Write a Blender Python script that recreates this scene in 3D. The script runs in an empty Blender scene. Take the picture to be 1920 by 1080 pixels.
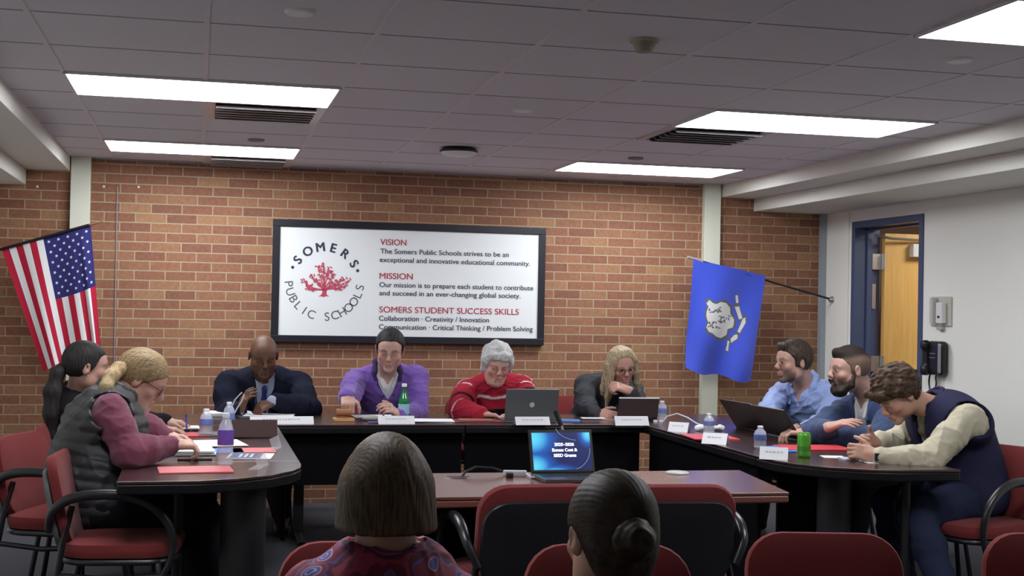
import bpy, math, random
import numpy as np
from math import pi, sin, cos, radians as R
C = bpy.context.scene.collection
SC = bpy.context.scene

# ------------------------------------------------------------------ camera
FPX, CH = 2456.0, 1.456
YAW, PIT, ROL = R(13.41), R(0.847), R(1.12)
_f = np.array([sin(YAW)*cos(PIT), cos(YAW)*cos(PIT), sin(PIT)])
_r0 = np.array([cos(YAW), -sin(YAW), 0.0]); _u0 = np.cross(_r0, _f)
_r = cos(ROL)*_r0 + sin(ROL)*_u0; _u = -sin(ROL)*_r0 + cos(ROL)*_u0

def ray(x, y): return _f + (x-960)/FPX*_r - (y-540)/FPX*_u
def at(x, y, Y):
    d = ray(x, y); t = Y/d[1]; return np.array([t*d[0], Y, CH+t*d[2]])
def onz(x, y, z=0.745):
    d = ray(x, y); t = (z-CH)/d[2]; return np.array([t*d[0], t*d[1], z])

# ------------------------------------------------------------------ materials
MATS = {}
def new_mat(name):
    m = bpy.data.materials.new(name); m.use_nodes = True
    nt = m.node_tree; b = nt.nodes['Principled BSDF']
    return m, nt, b
def mat(name, col=(.5,.5,.5), rough=.6, metal=0, emit=0, spec=.5, noise=0, nscale=40, bump=0, bscale=200, coat=0,
        trans=0, alpha=1, stretch=(1,1,1), sheen=0):
    if name in MATS: return MATS[name]
    m, nt, b = new_mat(name)
    b.inputs['Base Color'].default_value = (*col, 1); b.inputs['Roughness'].default_value = rough
    b.inputs['Metallic'].default_value = metal; b.inputs['Specular IOR Level'].default_value = (.12 if (rough>=.8 and spec==.5) else spec)
    b.inputs['Coat Weight'].default_value = coat
    b.inputs['Transmission Weight'].default_value = trans; b.inputs['Alpha'].default_value = alpha
    b.inputs['Sheen Weight'].default_value = sheen
    if emit:
        b.inputs['Emission Color'].default_value = (*col, 1); b.inputs['Emission Strength'].default_value = emit
    tc = nt.nodes.new('ShaderNodeTexCoord'); mp = nt.nodes.new('ShaderNodeMapping')
    mp.inputs['Scale'].default_value = stretch; nt.links.new(tc.outputs['Object'], mp.inputs['Vector'])
    if noise:
        n = nt.nodes.new('ShaderNodeTexNoise'); n.inputs['Scale'].default_value = nscale; n.inputs['Detail'].default_value = 4
        nt.links.new(mp.outputs['Vector'], n.inputs['Vector'])
        hs = nt.nodes.new('ShaderNodeMix'); hs.data_type = 'RGBA'; hs.blend_type = 'MIX'
        hs.inputs[6].default_value = (*[max(0, c*(1-noise)) for c in col], 1)
        hs.inputs[7].default_value = (*[min(1, c*(1+noise)) for c in col], 1)
        nt.links.new(n.outputs['Fac'], hs.inputs[0]); nt.links.new(hs.outputs[2], b.inputs['Base Color'])
    if bump:
        n = nt.nodes.new('ShaderNodeTexNoise'); n.inputs['Scale'].default_value = bscale; n.inputs['Detail'].default_value = 3
        nt.links.new(mp.outputs['Vector'], n.inputs['Vector'])
        bp = nt.nodes.new('ShaderNodeBump'); bp.inputs['Strength'].default_value = bump; bp.inputs['Distance'].default_value = .004
        nt.links.new(n.outputs['Fac'], bp.inputs['Height']); nt.links.new(bp.outputs['Normal'], b.inputs['Normal'])
    MATS[name] = m
    return m
def attr_mat(name, rough=.55, bump=.15, bscale=150, spec=.4, sss=0):
    """base colour from the mesh's own colour attribute (skin tone, lips, brows, knit stripes)"""
    if name in MATS: return MATS[name]
    m, nt, b = new_mat(name)
    a = nt.nodes.new('ShaderNodeAttribute'); a.attribute_name = 'tone'
    nt.links.new(a.outputs['Color'], b.inputs['Base Color'])
    b.inputs['Roughness'].default_value = rough; b.inputs['Specular IOR Level'].default_value = spec
    tc = nt.nodes.new('ShaderNodeTexCoord')
    n = nt.nodes.new('ShaderNodeTexNoise'); n.inputs['Scale'].default_value = bscale
    nt.links.new(tc.outputs['Object'], n.inputs['Vector'])
    bp = nt.nodes.new('ShaderNodeBump'); bp.inputs['Strength'].default_value = bump; bp.inputs['Distance'].default_value = .002
    nt.links.new(n.outputs['Fac'], bp.inputs['Height']); nt.links.new(bp.outputs['Normal'], b.inputs['Normal'])
    MATS[name] = m
    return m

# ------------------------------------------------------------------ objects
def tag(o, label=None, cat=None, group=None, kind=None):
    if label: o['label'] = label
    if cat: o['category'] = cat
    if group: o['group'] = group
    if kind: o['kind'] = kind
    return o
def thing(name, label, cat, loc=(0,0,0), rz=0, group=None, rot=None):
    o = bpy.data.objects.new(name, None); C.objects.link(o); o.empty_display_size = .05
    o.location = loc; o.rotation_euler = rot if rot else (0, 0, rz)
    return tag(o, label, cat, group)
def copy_tree(o, parent=None):
    c = o.copy(); C.objects.link(c); c.parent = parent
    for ch in list(o.children): copy_tree(ch, c)
    return c
def rotm(rx=0, ry=0, rz=0):
    cx,sx,cy,sy,cz,sz = cos(rx),sin(rx),cos(ry),sin(ry),cos(rz),sin(rz)
    X = np.array([[1,0,0],[0,cx,-sx],[0,sx,cx]]); Y = np.array([[cy,0,sy],[0,1,0],[-sy,0,cy]]); Z = np.array([[cz,-sz,0],[sz,cz,0],[0,0,1]])
    return Z@Y@X
def nrm(v): v = np.asarray(v, float); return v/(np.linalg.norm(v)+1e-12)

class MB:
    def __init__(s): s.v=[]; s.f=[]; s.m=[]
    def add(s, vs, fs, mi=0):
        o=len(s.v); s.v += [tuple(map(float,v)) for v in vs]; s.f += [tuple(i+o for i in f) for f in fs]; s.m += [mi]*len(fs); return s
    def box(s, c, d, rot=None, mi=0):
        hx,hy,hz = d[0]/2,d[1]/2,d[2]/2
        P = np.array([(x,y,z) for x in (-hx,hx) for y in (-hy,hy) for z in (-hz,hz)])
        if rot is not None: P = P@np.asarray(rot).T
        return s.add(P+np.array(c), [(0,1,3,2),(4,6,7,5),(0,4,5,1),(2,3,7,6),(0,2,6,4),(1,5,7,3)], mi)
    def b2(s, a, b, mi=0):
        a=np.array(a,float); b=np.array(b,float); return s.box((a+b)/2, np.abs(b-a), mi=mi)
    def tube(s, pts, r, seg=8, closed=False, mi=0, flat=None):
        pts=[np.array(p,float) for p in pts]; n=len(pts); rr = r if hasattr(r,'__len__') else [r]*n
        ref=None; rings=[]
        for i,p in enumerate(pts):
            t = (pts[(i+1)%n]-pts[i-1]) if closed else (pts[min(i+1,n-1)]-pts[max(i-1,0)])
            t = nrm(t)
            if ref is None:
                ref = np.array([0,0,1.]) if abs(t[2])<.9 else np.array([1.,0,0])
            a = nrm(np.cross(t,ref)); b = np.cross(a,t); ref=b
            fa,fb = flat if flat else (1,1)
            rings.append([p+rr[i]*(fa*cos(2*pi*k/seg)*a+fb*sin(2*pi*k/seg)*b) for k in range(seg)])
        V=[v for ring in rings for v in ring]; F=[]
        for i in range(n if closed else n-1):
            j=(i+1)%n
            for k in range(seg):
                l=(k+1)%seg; F.append((i*seg+k,j*seg+k,j*seg+l,i*seg+l))
        if not closed:
            F.append(tuple(range(seg))); F.append(tuple((n-1)*seg+k for k in range(seg))[::-1])
        return s.add(V,F,mi)
    def lathe(s, prof, c=(0,0,0), seg=24, rot=None, mi=0, mis=None):
        V=[];F=[]; n=len(prof); o=len(s.v); M=[]
        for (r,z) in prof:
            for k in range(seg): V.append((r*cos(2*pi*k/seg), r*sin(2*pi*k/seg), z))
        V=np.array(V)
        if rot is not None: V=V@np.asarray(rot).T
        V=V+np.array(c)
        for i in range(n-1):
            for k in range(seg):
                l=(k+1)%seg; F.append((i*seg+k,i*seg+l,(i+1)*seg+l,(i+1)*seg+k)); M.append(mis[i] if mis else mi)
        F.append(tuple(range(seg))[::-1]); M.append(mis[0] if mis else mi)
        F.append(tuple((n-1)*seg+k for k in range(seg))); M.append(mis[-1] if mis else mi)
        s.add(V,F); s.m[-len(F):]=M; return s
    def prism(s, poly, z0, z1, mi=0, M=None):
        n=len(poly); V=np.array([(x,y,z0) for x,y in poly]+[(x,y,z1) for x,y in poly],float)
        if M is not None: V=V@np.asarray(M[0]).T+np.asarray(M[1])
        F=[tuple(range(n))[::-1], tuple(range(n,2*n))]+[(i,(i+1)%n,n+(i+1)%n,n+i) for i in range(n)]
        return s.add(V,F,mi)
    def grid(s, fn, nu, nv, mi=0, mfn=None):
        V=[fn(i/nu,j/nv) for i in range(nu+1) for j in range(nv+1)]
        F=[];M=[]
        for i in range(nu):
            for j in range(nv):
                a=i*(nv+1)+j; F.append((a,a+nv+1,a+nv+2,a+1)); M.append(mfn((i+.5)/nu,(j+.5)/nv) if mfn else mi)
        s.add(V,F); s.m[-len(F):]=M; return s
    def mesh(s, name, mats):
        me=bpy.data.meshes.new(name); me.from_pydata(s.v,[],s.f)
        for m in (mats if isinstance(mats,(list,tuple)) else [mats]): me.materials.append(m)
        me.polygons.foreach_set('material_index', s.m); me.update(); return me
    def build(s, name, mats, parent=None, smooth=False, bevel=0, bseg=2, sol=0, fixn=True, sub=0, cuts=40):
        me=s.mesh(name,mats)
        if fixn:
            import bmesh
            bm=bmesh.new(); bm.from_mesh(me); bmesh.ops.recalc_face_normals(bm, faces=bm.faces); bm.to_mesh(me); bm.free()
        if smooth:
            me.polygons.foreach_set('use_smooth',[True]*len(me.polygons))
            try: me.set_sharp_from_angle(angle=R(cuts))
            except Exception: pass
        o=bpy.data.objects.new(name,me); C.objects.link(o); o.parent=parent
        if sol:
            m=o.modifiers.new('sol','SOLIDIFY'); m.thickness=sol; m.offset=0
        if bevel:
            m=o.modifiers.new('bev','BEVEL'); m.width=bevel; m.segments=bseg; m.limit_method='ANGLE'; m.angle_limit=R(50)
            me.polygons.foreach_set('use_smooth',[True]*len(me.polygons)); m.harden_normals=True
        if sub:
            m=o.modifiers.new('sub','SUBSURF'); m.levels=sub; m.render_levels=sub
        return o
def set_origin(o, p):
    """move the object's origin to world/parent point p keeping the mesh in place"""
    p=np.array(p,float); me=o.data; n=len(me.vertices); a=np.empty(n*3); me.vertices.foreach_get('co',a)
    a=a.reshape(-1,3)-p; me.vertices.foreach_set('co',a.ravel()); me.update(); o.location=p; return o
def rrect(w,h,r,n=5,cx=0,cy=0):
    P=[]
    for (sx,sy,a0) in ((1,1,0),(-1,1,90),(-1,-1,180),(1,-1,270)):
        for i in range(n+1):
            a=R(a0+90*i/n); P.append((cx+sx*(w/2-r)+r*cos(a), cy+sy*(h/2-r)+r*sin(a)))
    return P
_font={}
def text_mesh(txt, size, bold=0, align='LEFT', spacing=1.0, res=6):
    """letters as a flat mesh in the XY plane: returns list of verts (x,y) and faces"""
    cu=bpy.data.curves.new('txt','FONT'); cu.body=txt; cu.size=size; cu.align_x=align; cu.offset=bold; cu.resolution_u=res
    cu.space_character=spacing; cu.offset=0
    o=bpy.data.objects.new('txt',cu); C.objects.link(o); dg=bpy.context.evaluated_depsgraph_get(); dg.update()
    me=bpy.data.meshes.new_from_object(o.evaluated_get(dg))
    V=[tuple(v.co) for v in me.vertices]; F=[tuple(p.vertices) for p in me.polygons]
    bpy.data.objects.remove(o); bpy.data.curves.remove(cu); bpy.data.meshes.remove(me)
    if bold:      # heavier weight: the outline repeated a little to each side
        V0,F0,n=V,F,len(V); V=[];F=[]
        for k,(dx,dy) in enumerate(((0,0),(bold*size,0),(-bold*size,0),(0,bold*size*.6),(0,-bold*size*.6))): V+=[(v[0]+dx,v[1]+dy,k*.00025) for v in V0]; F+=[tuple(i+n*k for i in f) for f in F0]
    return V,F
def width_of(V): return (min(v[0] for v in V), max(v[0] for v in V)) if V else (0,0)
# ------------------------------------------------------------------ implicit surfaces (bodies, hair, cloth)
class Field:
    def __init__(s): s.p=[]; s.disp=None; s.clip=[]
    def _add(s, fn, lo, hi, k, op, grow=True): s.p.append((fn, np.array(lo)-.09, np.array(hi)+.09, k, op)); return s
    def cap(s, a, b, r1, r2=None, k=.02, op='+', ax=None):
        a=np.array(a,float); b=np.array(b,float); r2=r1 if r2 is None else r2; ab=b-a; L=ab@ab+1e-12
        def fn(P):
            t=np.clip(((P-a)@ab)/L,0,1); return np.linalg.norm(P-a-t[:,None]*ab,axis=1)-(r1+(r2-r1)*t)
        r=max(r1,r2); return s._add(fn,np.minimum(a,b)-r,np.maximum(a,b)+r,k,op)
    def chain(s, pts, rs, k=.02, op='+'):
        for i in range(len(pts)-1): s.cap(pts[i],pts[i+1],rs[i],rs[i+1],k,op)
        return s
    def ell(s, c, r, M=None, k=.02, op='+', inf=0):
        c=np.array(c,float); r=np.array(r,float)+inf; M=np.eye(3) if M is None else np.asarray(M)
        def fn(P):
            q=(P-c)@M+1e-7; k0=np.linalg.norm(q/r,axis=1); k1=np.linalg.norm(q/(r*r),axis=1); return k0*(k0-1)/k1
        R_=r.max(); return s._add(fn,c-R_,c+R_,k,op)
    def rbox(s, c, h, rr, M=None, k=.01, op='+'):
        c=np.array(c,float); h=np.array(h,float)-rr; M=np.eye(3) if M is None else np.asarray(M)
        def fn(P):
            q=np.abs((P-c)@M)-h; return np.linalg.norm(np.maximum(q,0),axis=1)+np.minimum(q.max(1),0)-rr
        R_=np.linalg.norm(h)+rr; return s._add(fn,c-R_,c+R_,k,op)
    def plane(s, p, n, k=.005):          # cut away the side the normal points to
        p=np.array(p,float); n=nrm(n); s.p.append((lambda P:-((P-p)@n), None, None, k, '-')); return s
    def func(s, fn, lo, hi, k=.01, op='-'): return s._add(fn, lo, hi, k, op)
    def ev(s, P):
        D=np.full(len(P),.5)
        for fn,lo,hi,k,op in s.p:
            if lo is None: idx=slice(None); Q=P
            else:
                mk=((P>lo)&(P<hi)).all(1); idx=np.nonzero(mk)[0]
                if len(idx)==0: continue
                Q=P[idx]
            d=fn(Q); c=D[idx]
            if op=='+':
                h=np.clip(.5+.5*(c-d)/k,0,1); D[idx]=c*(1-h)+d*h-k*h*(1-h)
            else:
                d=-d; h=np.clip(.5-.5*(c-d)/k,0,1); D[idx]=c*(1-h)+d*h+k*h*(1-h)
        if s.disp is not None:
            near=np.abs(D)<.05; D[near]+=s.disp(P[near])
        return D
    def bounds(s):
        lo=np.min([p[1] for p in s.p if p[1] is not None and p[4]=='+'],0)+.06; hi=np.max([p[2] for p in s.p if p[2] is not None and p[4]=='+'],0)-.06
        return lo,hi

def polygonise(F, h, B=8):
    lo,hi=F.bounds(); n=np.ceil((hi-lo)/h).astype(int)+3; nb=np.ceil(n/B).astype(int); N=nb*B
    g=[np.arange(nb[i]) for i in range(3)]
    bx=np.stack(np.meshgrid(*g,indexing='ij'),-1).reshape(-1,3)
    cen=lo+(bx*B+(B-1)/2)*h; D=F.ev(cen)
    act=np.abs(D)<(h*B*.87+.035)
    V=np.full(tuple(N),1.0,np.float32)
    Vb=V.reshape(nb[0],B,nb[1],B,nb[2],B)
    neg=bx[(D<0)&~act]
    Vb[neg[:,0],:,neg[:,1],:,neg[:,2],:]=-1
    ab=bx[act]; o=np.arange(B); off=np.stack(np.meshgrid(o,o,o,indexing='ij'),-1).reshape(-1,3)
    for i in range(0,len(ab),1200):
        q=ab[i:i+1200]; idx=(q[:,None,:]*B+off[None]); P=lo+idx.reshape(-1,3)*h
        d=F.ev(P).astype(np.float32).reshape(len(q),B,B,B)
        Vb[q[:,0],:,q[:,1],:,q[:,2],:]=d
    V[0]=V[-1]=1; V[:,0]=V[:,-1]=1; V[:,:,0]=V[:,:,-1]=1
    S=V<0
    cnt=np.zeros(tuple(N-1),np.int8)
    for dx in (0,1):
        for dy in (0,1):
            for dz in (0,1): cnt+=S[dx:N[0]-1+dx,dy:N[1]-1+dy,dz:N[2]-1+dz]
    cells=np.argwhere((cnt>0)&(cnt<8)); ids=np.full(tuple(N-1),-1,np.int32); ids[tuple(cells.T)]=np.arange(len(cells))
    acc=np.zeros((len(cells),3)); w=np.zeros(len(cells))
    cr=[(0,0,0),(1,0,0),(0,1,0),(1,1,0),(0,0,1),(1,0,1),(0,1,1),(1,1,1)]
    for a in range(8):
        for ax in range(3):
            if cr[a][ax]: continue
            b=list(cr[a]); b[ax]=1
            va=V[tuple((cells+cr[a]).T)]; vb=V[tuple((cells+b).T)]
            m=(va<0)!=(vb<0); t=va[m]/(va[m]-vb[m]); q=np.array(cr[a],float)+np.zeros((m.sum(),3)); q[:,ax]+=t
            acc[m]+=q; w[m]+=1
    verts=lo+(cells+acc/w[:,None])*h
    faces=[]
    for ax in range(3):
        sl0=[slice(1,N[i]-1) for i in range(3)]; sl1=list(sl0)
        sl0[ax]=slice(0,N[ax]-1); sl1[ax]=slice(1,N[ax])
        a=S[tuple(sl0)]; b=S[tuple(sl1)]; e=np.argwhere(a!=b)
        if len(e)==0: continue
        u,v=(ax+1)%3,(ax+2)%3; base=e.copy(); base[:,u]+=1; base[:,v]+=1
        fl=a[tuple(e.T)]
        def cid(du,dv):
            q=base.copy(); q[:,u]-=du; q[:,v]-=dv; return ids[tuple(q.T)]
        Q=np.stack([cid(1,1),cid(0,1),cid(0,0),cid(1,0)],1)
        Q[~fl]=Q[~fl][:,::-1]; faces.append(Q)
    return verts, np.concatenate(faces)

def sdf_obj(name, F, h, material, parent=None, colfn=None, sub=0):
    V,Q=polygonise(F,h); W=V
    if parent is not None: V=V-np.array(parent.location)
    me=bpy.data.meshes.new(name); me.vertices.add(len(V)); me.vertices.foreach_set('co',V.astype(np.float32).ravel())
    nf=len(Q); me.loops.add(nf*4); me.loops.foreach_set('vertex_index',Q.astype(np.int32).ravel())
    me.polygons.add(nf); me.polygons.foreach_set('loop_start',np.arange(0,nf*4,4,dtype=np.int32)); me.polygons.foreach_set('loop_total',np.full(nf,4,np.int32))
    me.update(calc_edges=True); me.validate()
    me.polygons.foreach_set('use_smooth',np.ones(nf,bool))
    if colfn is not None:
        col=np.ones((len(V),4),np.float32); col[:,:3]=colfn(W)
        a=me.color_attributes.new('tone','FLOAT_COLOR','POINT'); a.data.foreach_set('color',col.ravel())
    me.materials.append(material)
    o=bpy.data.objects.new(name,me); C.objects.link(o)
    if parent is not None: o.parent=parent
    return o
def wob(seed, freq, amp, an=(1,1,1)):
    rs=np.random.RandomState(seed); K=rs.randn(7,3)*freq*np.array(an); ph=rs.rand(7)*6.28
    def f(P): return amp*np.sin(P@K.T+ph).mean(1)*1.6
    return f
# ------------------------------------------------------------------ people
def frame(th): return np.array([[sin(th),cos(th),0],[-cos(th),sin(th),0],[0,0,1]])   # columns right, forward, up
def ik(S,W,l1,l2,hint):
    S=np.array(S,float); W=np.array(W,float); d=W-S; L=np.linalg.norm(d); 
    if L>(l1+l2)*.985:
        k=L/((l1+l2)*.985); l1*=k; l2*=k
    u=d/L; a=(l1*l1-l2*l2+L*L)/(2*L); hh=math.sqrt(max(l1*l1-a*a,0)); n=np.array(hint,float); n=nrm(n-(n@u)*u)
    return S+u*a+n*hh
def smooth01(x,a,b): t=np.clip((x-a)/(b-a),0,1); return t*t*(3-2*t)
def hand(F, W, d, n, side, curl=(20,25,15), sc=1.0, thumb=30, spread=6, fr=1.0, tc=20):
    """five-fingered hand: wrist W, finger direction d, n = way the palm faces, side +1 right / -1 left"""
    d=nrm(d); n=nrm(np.array(n)-(np.array(n)@d)*d); th=nrm(np.cross(d,n)*side)     # towards the thumb
    M=np.stack([th,d,n],1); W=np.array(W,float)
    F.rbox(W+d*.048*sc, (.038*sc,.047*sc,.0135*sc), .0125*sc, M, k=.012)
    F.cap(W-d*.01, W+d*.03*sc, .024*sc,.022*sc,k=.02)
    F.cap(W+d*.02*sc+th*.02*sc+n*.005, W+d*.05*sc+th*.033*sc+n*.008, .016*sc,.013*sc,k=.012)
    segs=[(.027,.040,.026,.021,.0090),(.0085,.045,.029,.022,.0092),(-.0105,.041,.026,.021,.0088),(-.0285,.032,.020,.018,.0078)]
    for i,(o,a,b,c,r) in enumerate(segs):
        sp=R(spread)*(1.2-i)*.8
        dd=nrm(d*cos(sp)+th*sin(sp)); p=W+d*.088*sc+th*o*sc; ang=0; pts=[p-d*.012]; 
        pts.append(p); cu=[x*(1+.12*i) for x in curl]
        for L,cc in zip((a,b,c),cu):
            ang+=R(cc); p=p+(dd*cos(ang)+n*sin(ang))*L*sc; pts.append(p)
        F.chain(pts,[r*sc*fr*1.05,r*sc*fr*1.1,r*sc*fr,r*sc*fr*.92,r*sc*fr*.8],k=.004)
    p=W+d*.03*sc+th*.034*sc+n*.006*sc; a0=R(thumb); td=nrm(d*cos(a0)+th*sin(a0)); a1=R(tc)
    q=p+td*.036*sc; q2=q+nrm(td*cos(a1)+n*sin(a1)-th*.25*sin(a0))*.030*sc; q3=q2+nrm(td*cos(a1*1.6)+n*sin(a1*1.6)-th*.4*sin(a0))*.024*sc
    F.chain([p,q,q2,q3],[.0125*sc,.0108*sc,.0098*sc,.0085*sc],k=.005)

def folds(seed,f,amp):
    rs=np.random.RandomState(seed+50); K=rs.randn(4,3); K=K/np.linalg.norm(K,axis=1)[:,None]*f*3.2*np.array([.7,.7,1.25]); L_=rs.randn(4,3)*f*.9; ph=rs.rand(4)*6.28; w_=wob(seed,f*.8,amp*.8)
    def g(P):
        v=np.abs(np.sin(P@K.T*.5+1.6*np.sin(P@L_.T+ph)+ph)); return w_(P)-amp*1.5*(((1-v)**3).mean(1)-.16)*1.4
    return g
class Person: pass
def make_person(label, hip, th, head, hyaw=None, hpitch=10, hroll=0, hs=1.08, skin=(.55,.33,.24), w=1.0, belly=0, sh_drop=0,
                arms=None, torso_th=None, neck=None, hunch=.02, female=False, legs=None, seat=.46, group=None, hair=(.02,.015,.012),
                eyes='down', beard=0, res=.005, fat=0, armr=1.0, jaw=1.0, foot_dir=None, lipc=None, shw=.175, age=0):
    p=Person(); p.T0=frame(th); p.hs=hs; p.w=w
    Hc=np.array(head,float); hy=th if hyaw is None else hyaw
    Mh=frame(hy)@rotm(-R(hpitch),0,0)@rotm(0,R(hroll),0)
    p.Hc,p.Mh=Hc,Mh; p.h=lambda x,y,z: Hc+Mh@(np.array([x,y,z])*hs)
    Pv=np.array([hip[0],hip[1],seat+.10]); p.Pv=Pv
    tt=th if torso_th is None else torso_th; T0=frame(tt)
    N=np.array(neck) if neck is not None else p.h(0,-.045,-.125)+np.array([0,0,-.03])-T0[:,1]*.02
    p.N=N; up=nrm(N-Pv); right=nrm(T0[:,0]-(T0[:,0]@up)*up); fw=np.cross(up,right); T=np.stack([right,fw,up],1); p.T=T
    mid=lambda t: Pv+(N-Pv)*t-fw*hunch*4*t*(1-t)
    up2=nrm(N-mid(.6)); Sc=N-up2*(.092+sh_drop); p.Sc=Sc
    F2=np.cross(up2,right); T2=np.stack([right,F2,up2],1)
    L=np.linalg.norm(N-Pv)
    p.sh=[Sc+right*shw*w, Sc-right*shw*w]                      # right, left
    p.root=thing('person',label,'person',(float(Pv[0]),float(Pv[1]),0),group=group)
    def torso(F,t,upto=1):
        F.ell(Pv,(.17*w,.125+fat,.12),T,k=.05,inf=t)
        F.ell(mid(.25),(.148*w+fat,.108+belly+fat,.14),T,k=.06,inf=t)
        F.ell(mid(.5)+fw*belly*.5,(.15*w+fat*.6,.108+belly*.7+fat,.15),T,k=.06,inf=t)
        F.ell(mid(.74),(.165*w,.112+fat*.5,.14),T2,k=.06,inf=t)
        for s,S in ((1,p.sh[0]),(-1,p.sh[1])):
            F.cap(N-up2*.050+right*s*.03, S-up2*.008, .048+t,.042*armr+t,k=.045)
            F.cap(mid(.72)+right*s*.08*w, S-up2*.05,.075+t,.040*armr+t,k=.05)
            if female: F.ell(mid(.66)+right*s*.068*w+fw*(.085+fat*.6),(.062,.05,.06),T2,k=.05,inf=t)
        return F
    p.torso=torso; p.mid=mid; p.T2=T2; p.fw=fw; p.up=up; p.right=right; p.up2=up2
    # arms
    p.el=[];p.wr=[];arms=arms or [None,None]
    for i,(s,a) in enumerate(zip((1,-1),arms)):
        S=p.sh[i]
        if a is None: a=dict(w=S+T0[:,1]*.33+T0[:,0]*(-.02*s)-np.array([0,0,.42]),d=T0[:,1],n=(0,0,-1))
        W=np.array(a['w'],float)
        E=np.array(a['e'],float) if 'e' in a else ik(S,W,.29,.255,a.get('hint',right*s*.8-np.array([0,0,1.])-fw*.3))
        p.el.append(E);p.wr.append(W); arms[i]=a
    p.arms=arms
    def armf(F,i,t,upto=1.0,r0=None,start=0,k=.03):
        S,E,W=p.sh[i],p.el[i],p.wr[i]; g=armr; 
        if start==0: F.chain([S,(S+E)/2,E],[.046*g+t,.046*g+t,.040*g+t],k=k)
        e2=E+(W-E)*upto; r1=.029+t*.8+(.012*g*(1-upto))
        F.chain([E,E+(e2-E)*.35,e2],[.040*g+t,.040*g+t,r1],k=k)
        return F
    p.armf=armf
    # legs
    lg=legs or {}
    kn=lg.get('knee') or [Pv+T0[:,1]*.44+T0[:,0]*s*.13-np.array([0,0,.06]) for s in (1,-1)]
    an=lg.get('ankle') or [np.array([*(k+T0[:,1]*.03)[:2],.10]) for k in kn]
    hipj=[Pv+T0[:,0]*s*.09 for s in (1,-1)]
    p.kn,p.an=kn,an
    def legf(F,t,which=(0,1),upto=1.0):
        for i in which:
            F.chain([hipj[i],(hipj[i]+kn[i])/2,kn[i]],[.095+t,.080+t,.062+t],k=.04)
            a=kn[i]+(np.array(an[i])-kn[i])*upto
            F.chain([kn[i],kn[i]+(a-kn[i])*.35,a],[.060+t,.058+t,.038+t*1.6],k=.03)
        return F
    p.legf=legf
    fd=foot_dir if foot_dir is not None else T0[:,1]
    # body: one continuous surface
    B=Field(); torso(B,0); legf(B,0)
    for i in (0,1): armf(B,i,0)
    for i in (0,1):
        a=np.array(an[i]); B.cap(a,a+np.array([*fd[:2],0])*.16-np.array([0,0,.065]),.035,.03,k=.03)
    for i,s in ((0,1),(1,-1)):
        a=arms[i]; hand(B,p.wr[i],a.get('d',T0[:,1]),a.get('n',(0,0,-1)),s,a.get('curl',(22,28,16)),a.get('sc',1.02),a.get('thumb',32),a.get('spread',6),tc=a.get('tc',20))
    # neck and head
    ne=Mh[:,1]
    B.cap(N-up2*.05, p.h(0,-.03,-.03), .058*(.9 if female else 1.04)+fat*.4,.052*hs*(.92 if female else 1.04),k=.03)
    def E(c,r,k=.02,op='+',m=None): B.ell(p.h(*c),np.array(r)*hs,Mh if m is None else Mh@m,k=k*hs,op=op)
    def Cp(a,b,r1,r2=None,k=.01,op='+'): B.cap(p.h(*a),p.h(*b),r1*hs,(r1 if r2 is None else r2)*hs,k=k*hs,op=op)
    E((0,-.016,.034),(.0745,.094,.084)); E((0,.022,-.035),(.058*jaw,.062,.078),.03); E((0,.052,.035),(.056,.040,.05),.03)
    for s in (1,-1):
        E((s*.043*jaw,.008,-.062),(.018,.028,.026),.03); E((s*.040,.058,-.022),(.022,.022,.02),.02)
        E((s*.030,.093,.006),(.0165,.012,.010),.012,'-')
        E((s*.030,.0755,.004),(.0165,.0135,.0125),.006)
        Cp((s*.014,.088,.024),(s*.045,.076,.024),.0085,.0075,.012)
        # ear
        E((s*.079,-.012,.0),(.0085,.019,.032),.006,'+',rotm(R(-12),0,R(-18*s)))
        E((s*.088,-.008,.003),(.006,.010,.018),.004,'-')
        Cp((s*.010,.098,-.029),(s*.010,.098,-.029),.0072,k=.008)
    Cp((0,.088,.018),(0,.108,-.020),.0070,.0092,.014); Cp((0,.108,-.022),(0,.104,-.025),.0102,k=.010)
    Cp((-.016,.089,-.054),(.016,.089,-.054),.0065,k=.010); Cp((-.015,.088,-.066),(.015,.088,-.066),.0072,k=.008)
    Cp((-.020,.098,-.060),(.020,.098,-.060),.0026,k=.004,op='-')
    E((0,.070,-.096),(.024*jaw,.022,.019),.025)
    if belly>.03 or fat>.02: E((0,.03,-.1),(.045,.04,.025),.04)
    base=np.array(skin); hc=np.array(hair)*1.3+.01; lip=np.array(lipc) if lipc is not None else base*np.array([.92,.62,.62])
    def col(P):
        q=((P-Hc)@Mh)/hs; x,y,z=q.T; c=np.tile(base,(len(P),1)); ax=np.abs(x)
        onh=(np.abs(q)<.16).all(1)&(y>.02)
        def mix(m,cc):
            nonlocal c
            m=(m*onh)[:,None]; c=c*(1-m)+np.array(cc)*m
        ch=np.exp(-((ax-.042)**2+(z+.028)**2)/.0006); mix(ch*.35,base*np.array([1.12,.78,.72]))
        mix(np.exp(-(x**2+(z+.02)**2)/.0002)*(y>.095)*.3,base*np.array([1.1,.8,.75]))
        if beard:
            bz=.012*np.cos(ax*30)
            m=smooth01(-z-.25*(ax-.04),.022,.060)*(1-smooth01(-y,-.03,.02))*(1-np.exp(-(x/.02)**2-((z+.060)/.009)**2)); mix(m*beard,hc)
        mix(np.exp(-(x/.021)**4-((z+.0605)/.0095)**4)*(y>.07),lip)
        mix(np.exp(-(x/.017)**2-((z+.0602)/.0022)**2)*(y>.07)*.7,lip*.35)
        bz=.0285+.10*(ax-.03)*(ax<.035)-.25*(ax-.035)*(ax>=.035)
        mix(smooth01(ax,.010,.016)*(1-smooth01(ax,.044,.052))*np.exp(-((z-bz)/(.0042 if female else .0055))**2)*(y>.045)*(.75 if age==0 else .3),hc)
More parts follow.
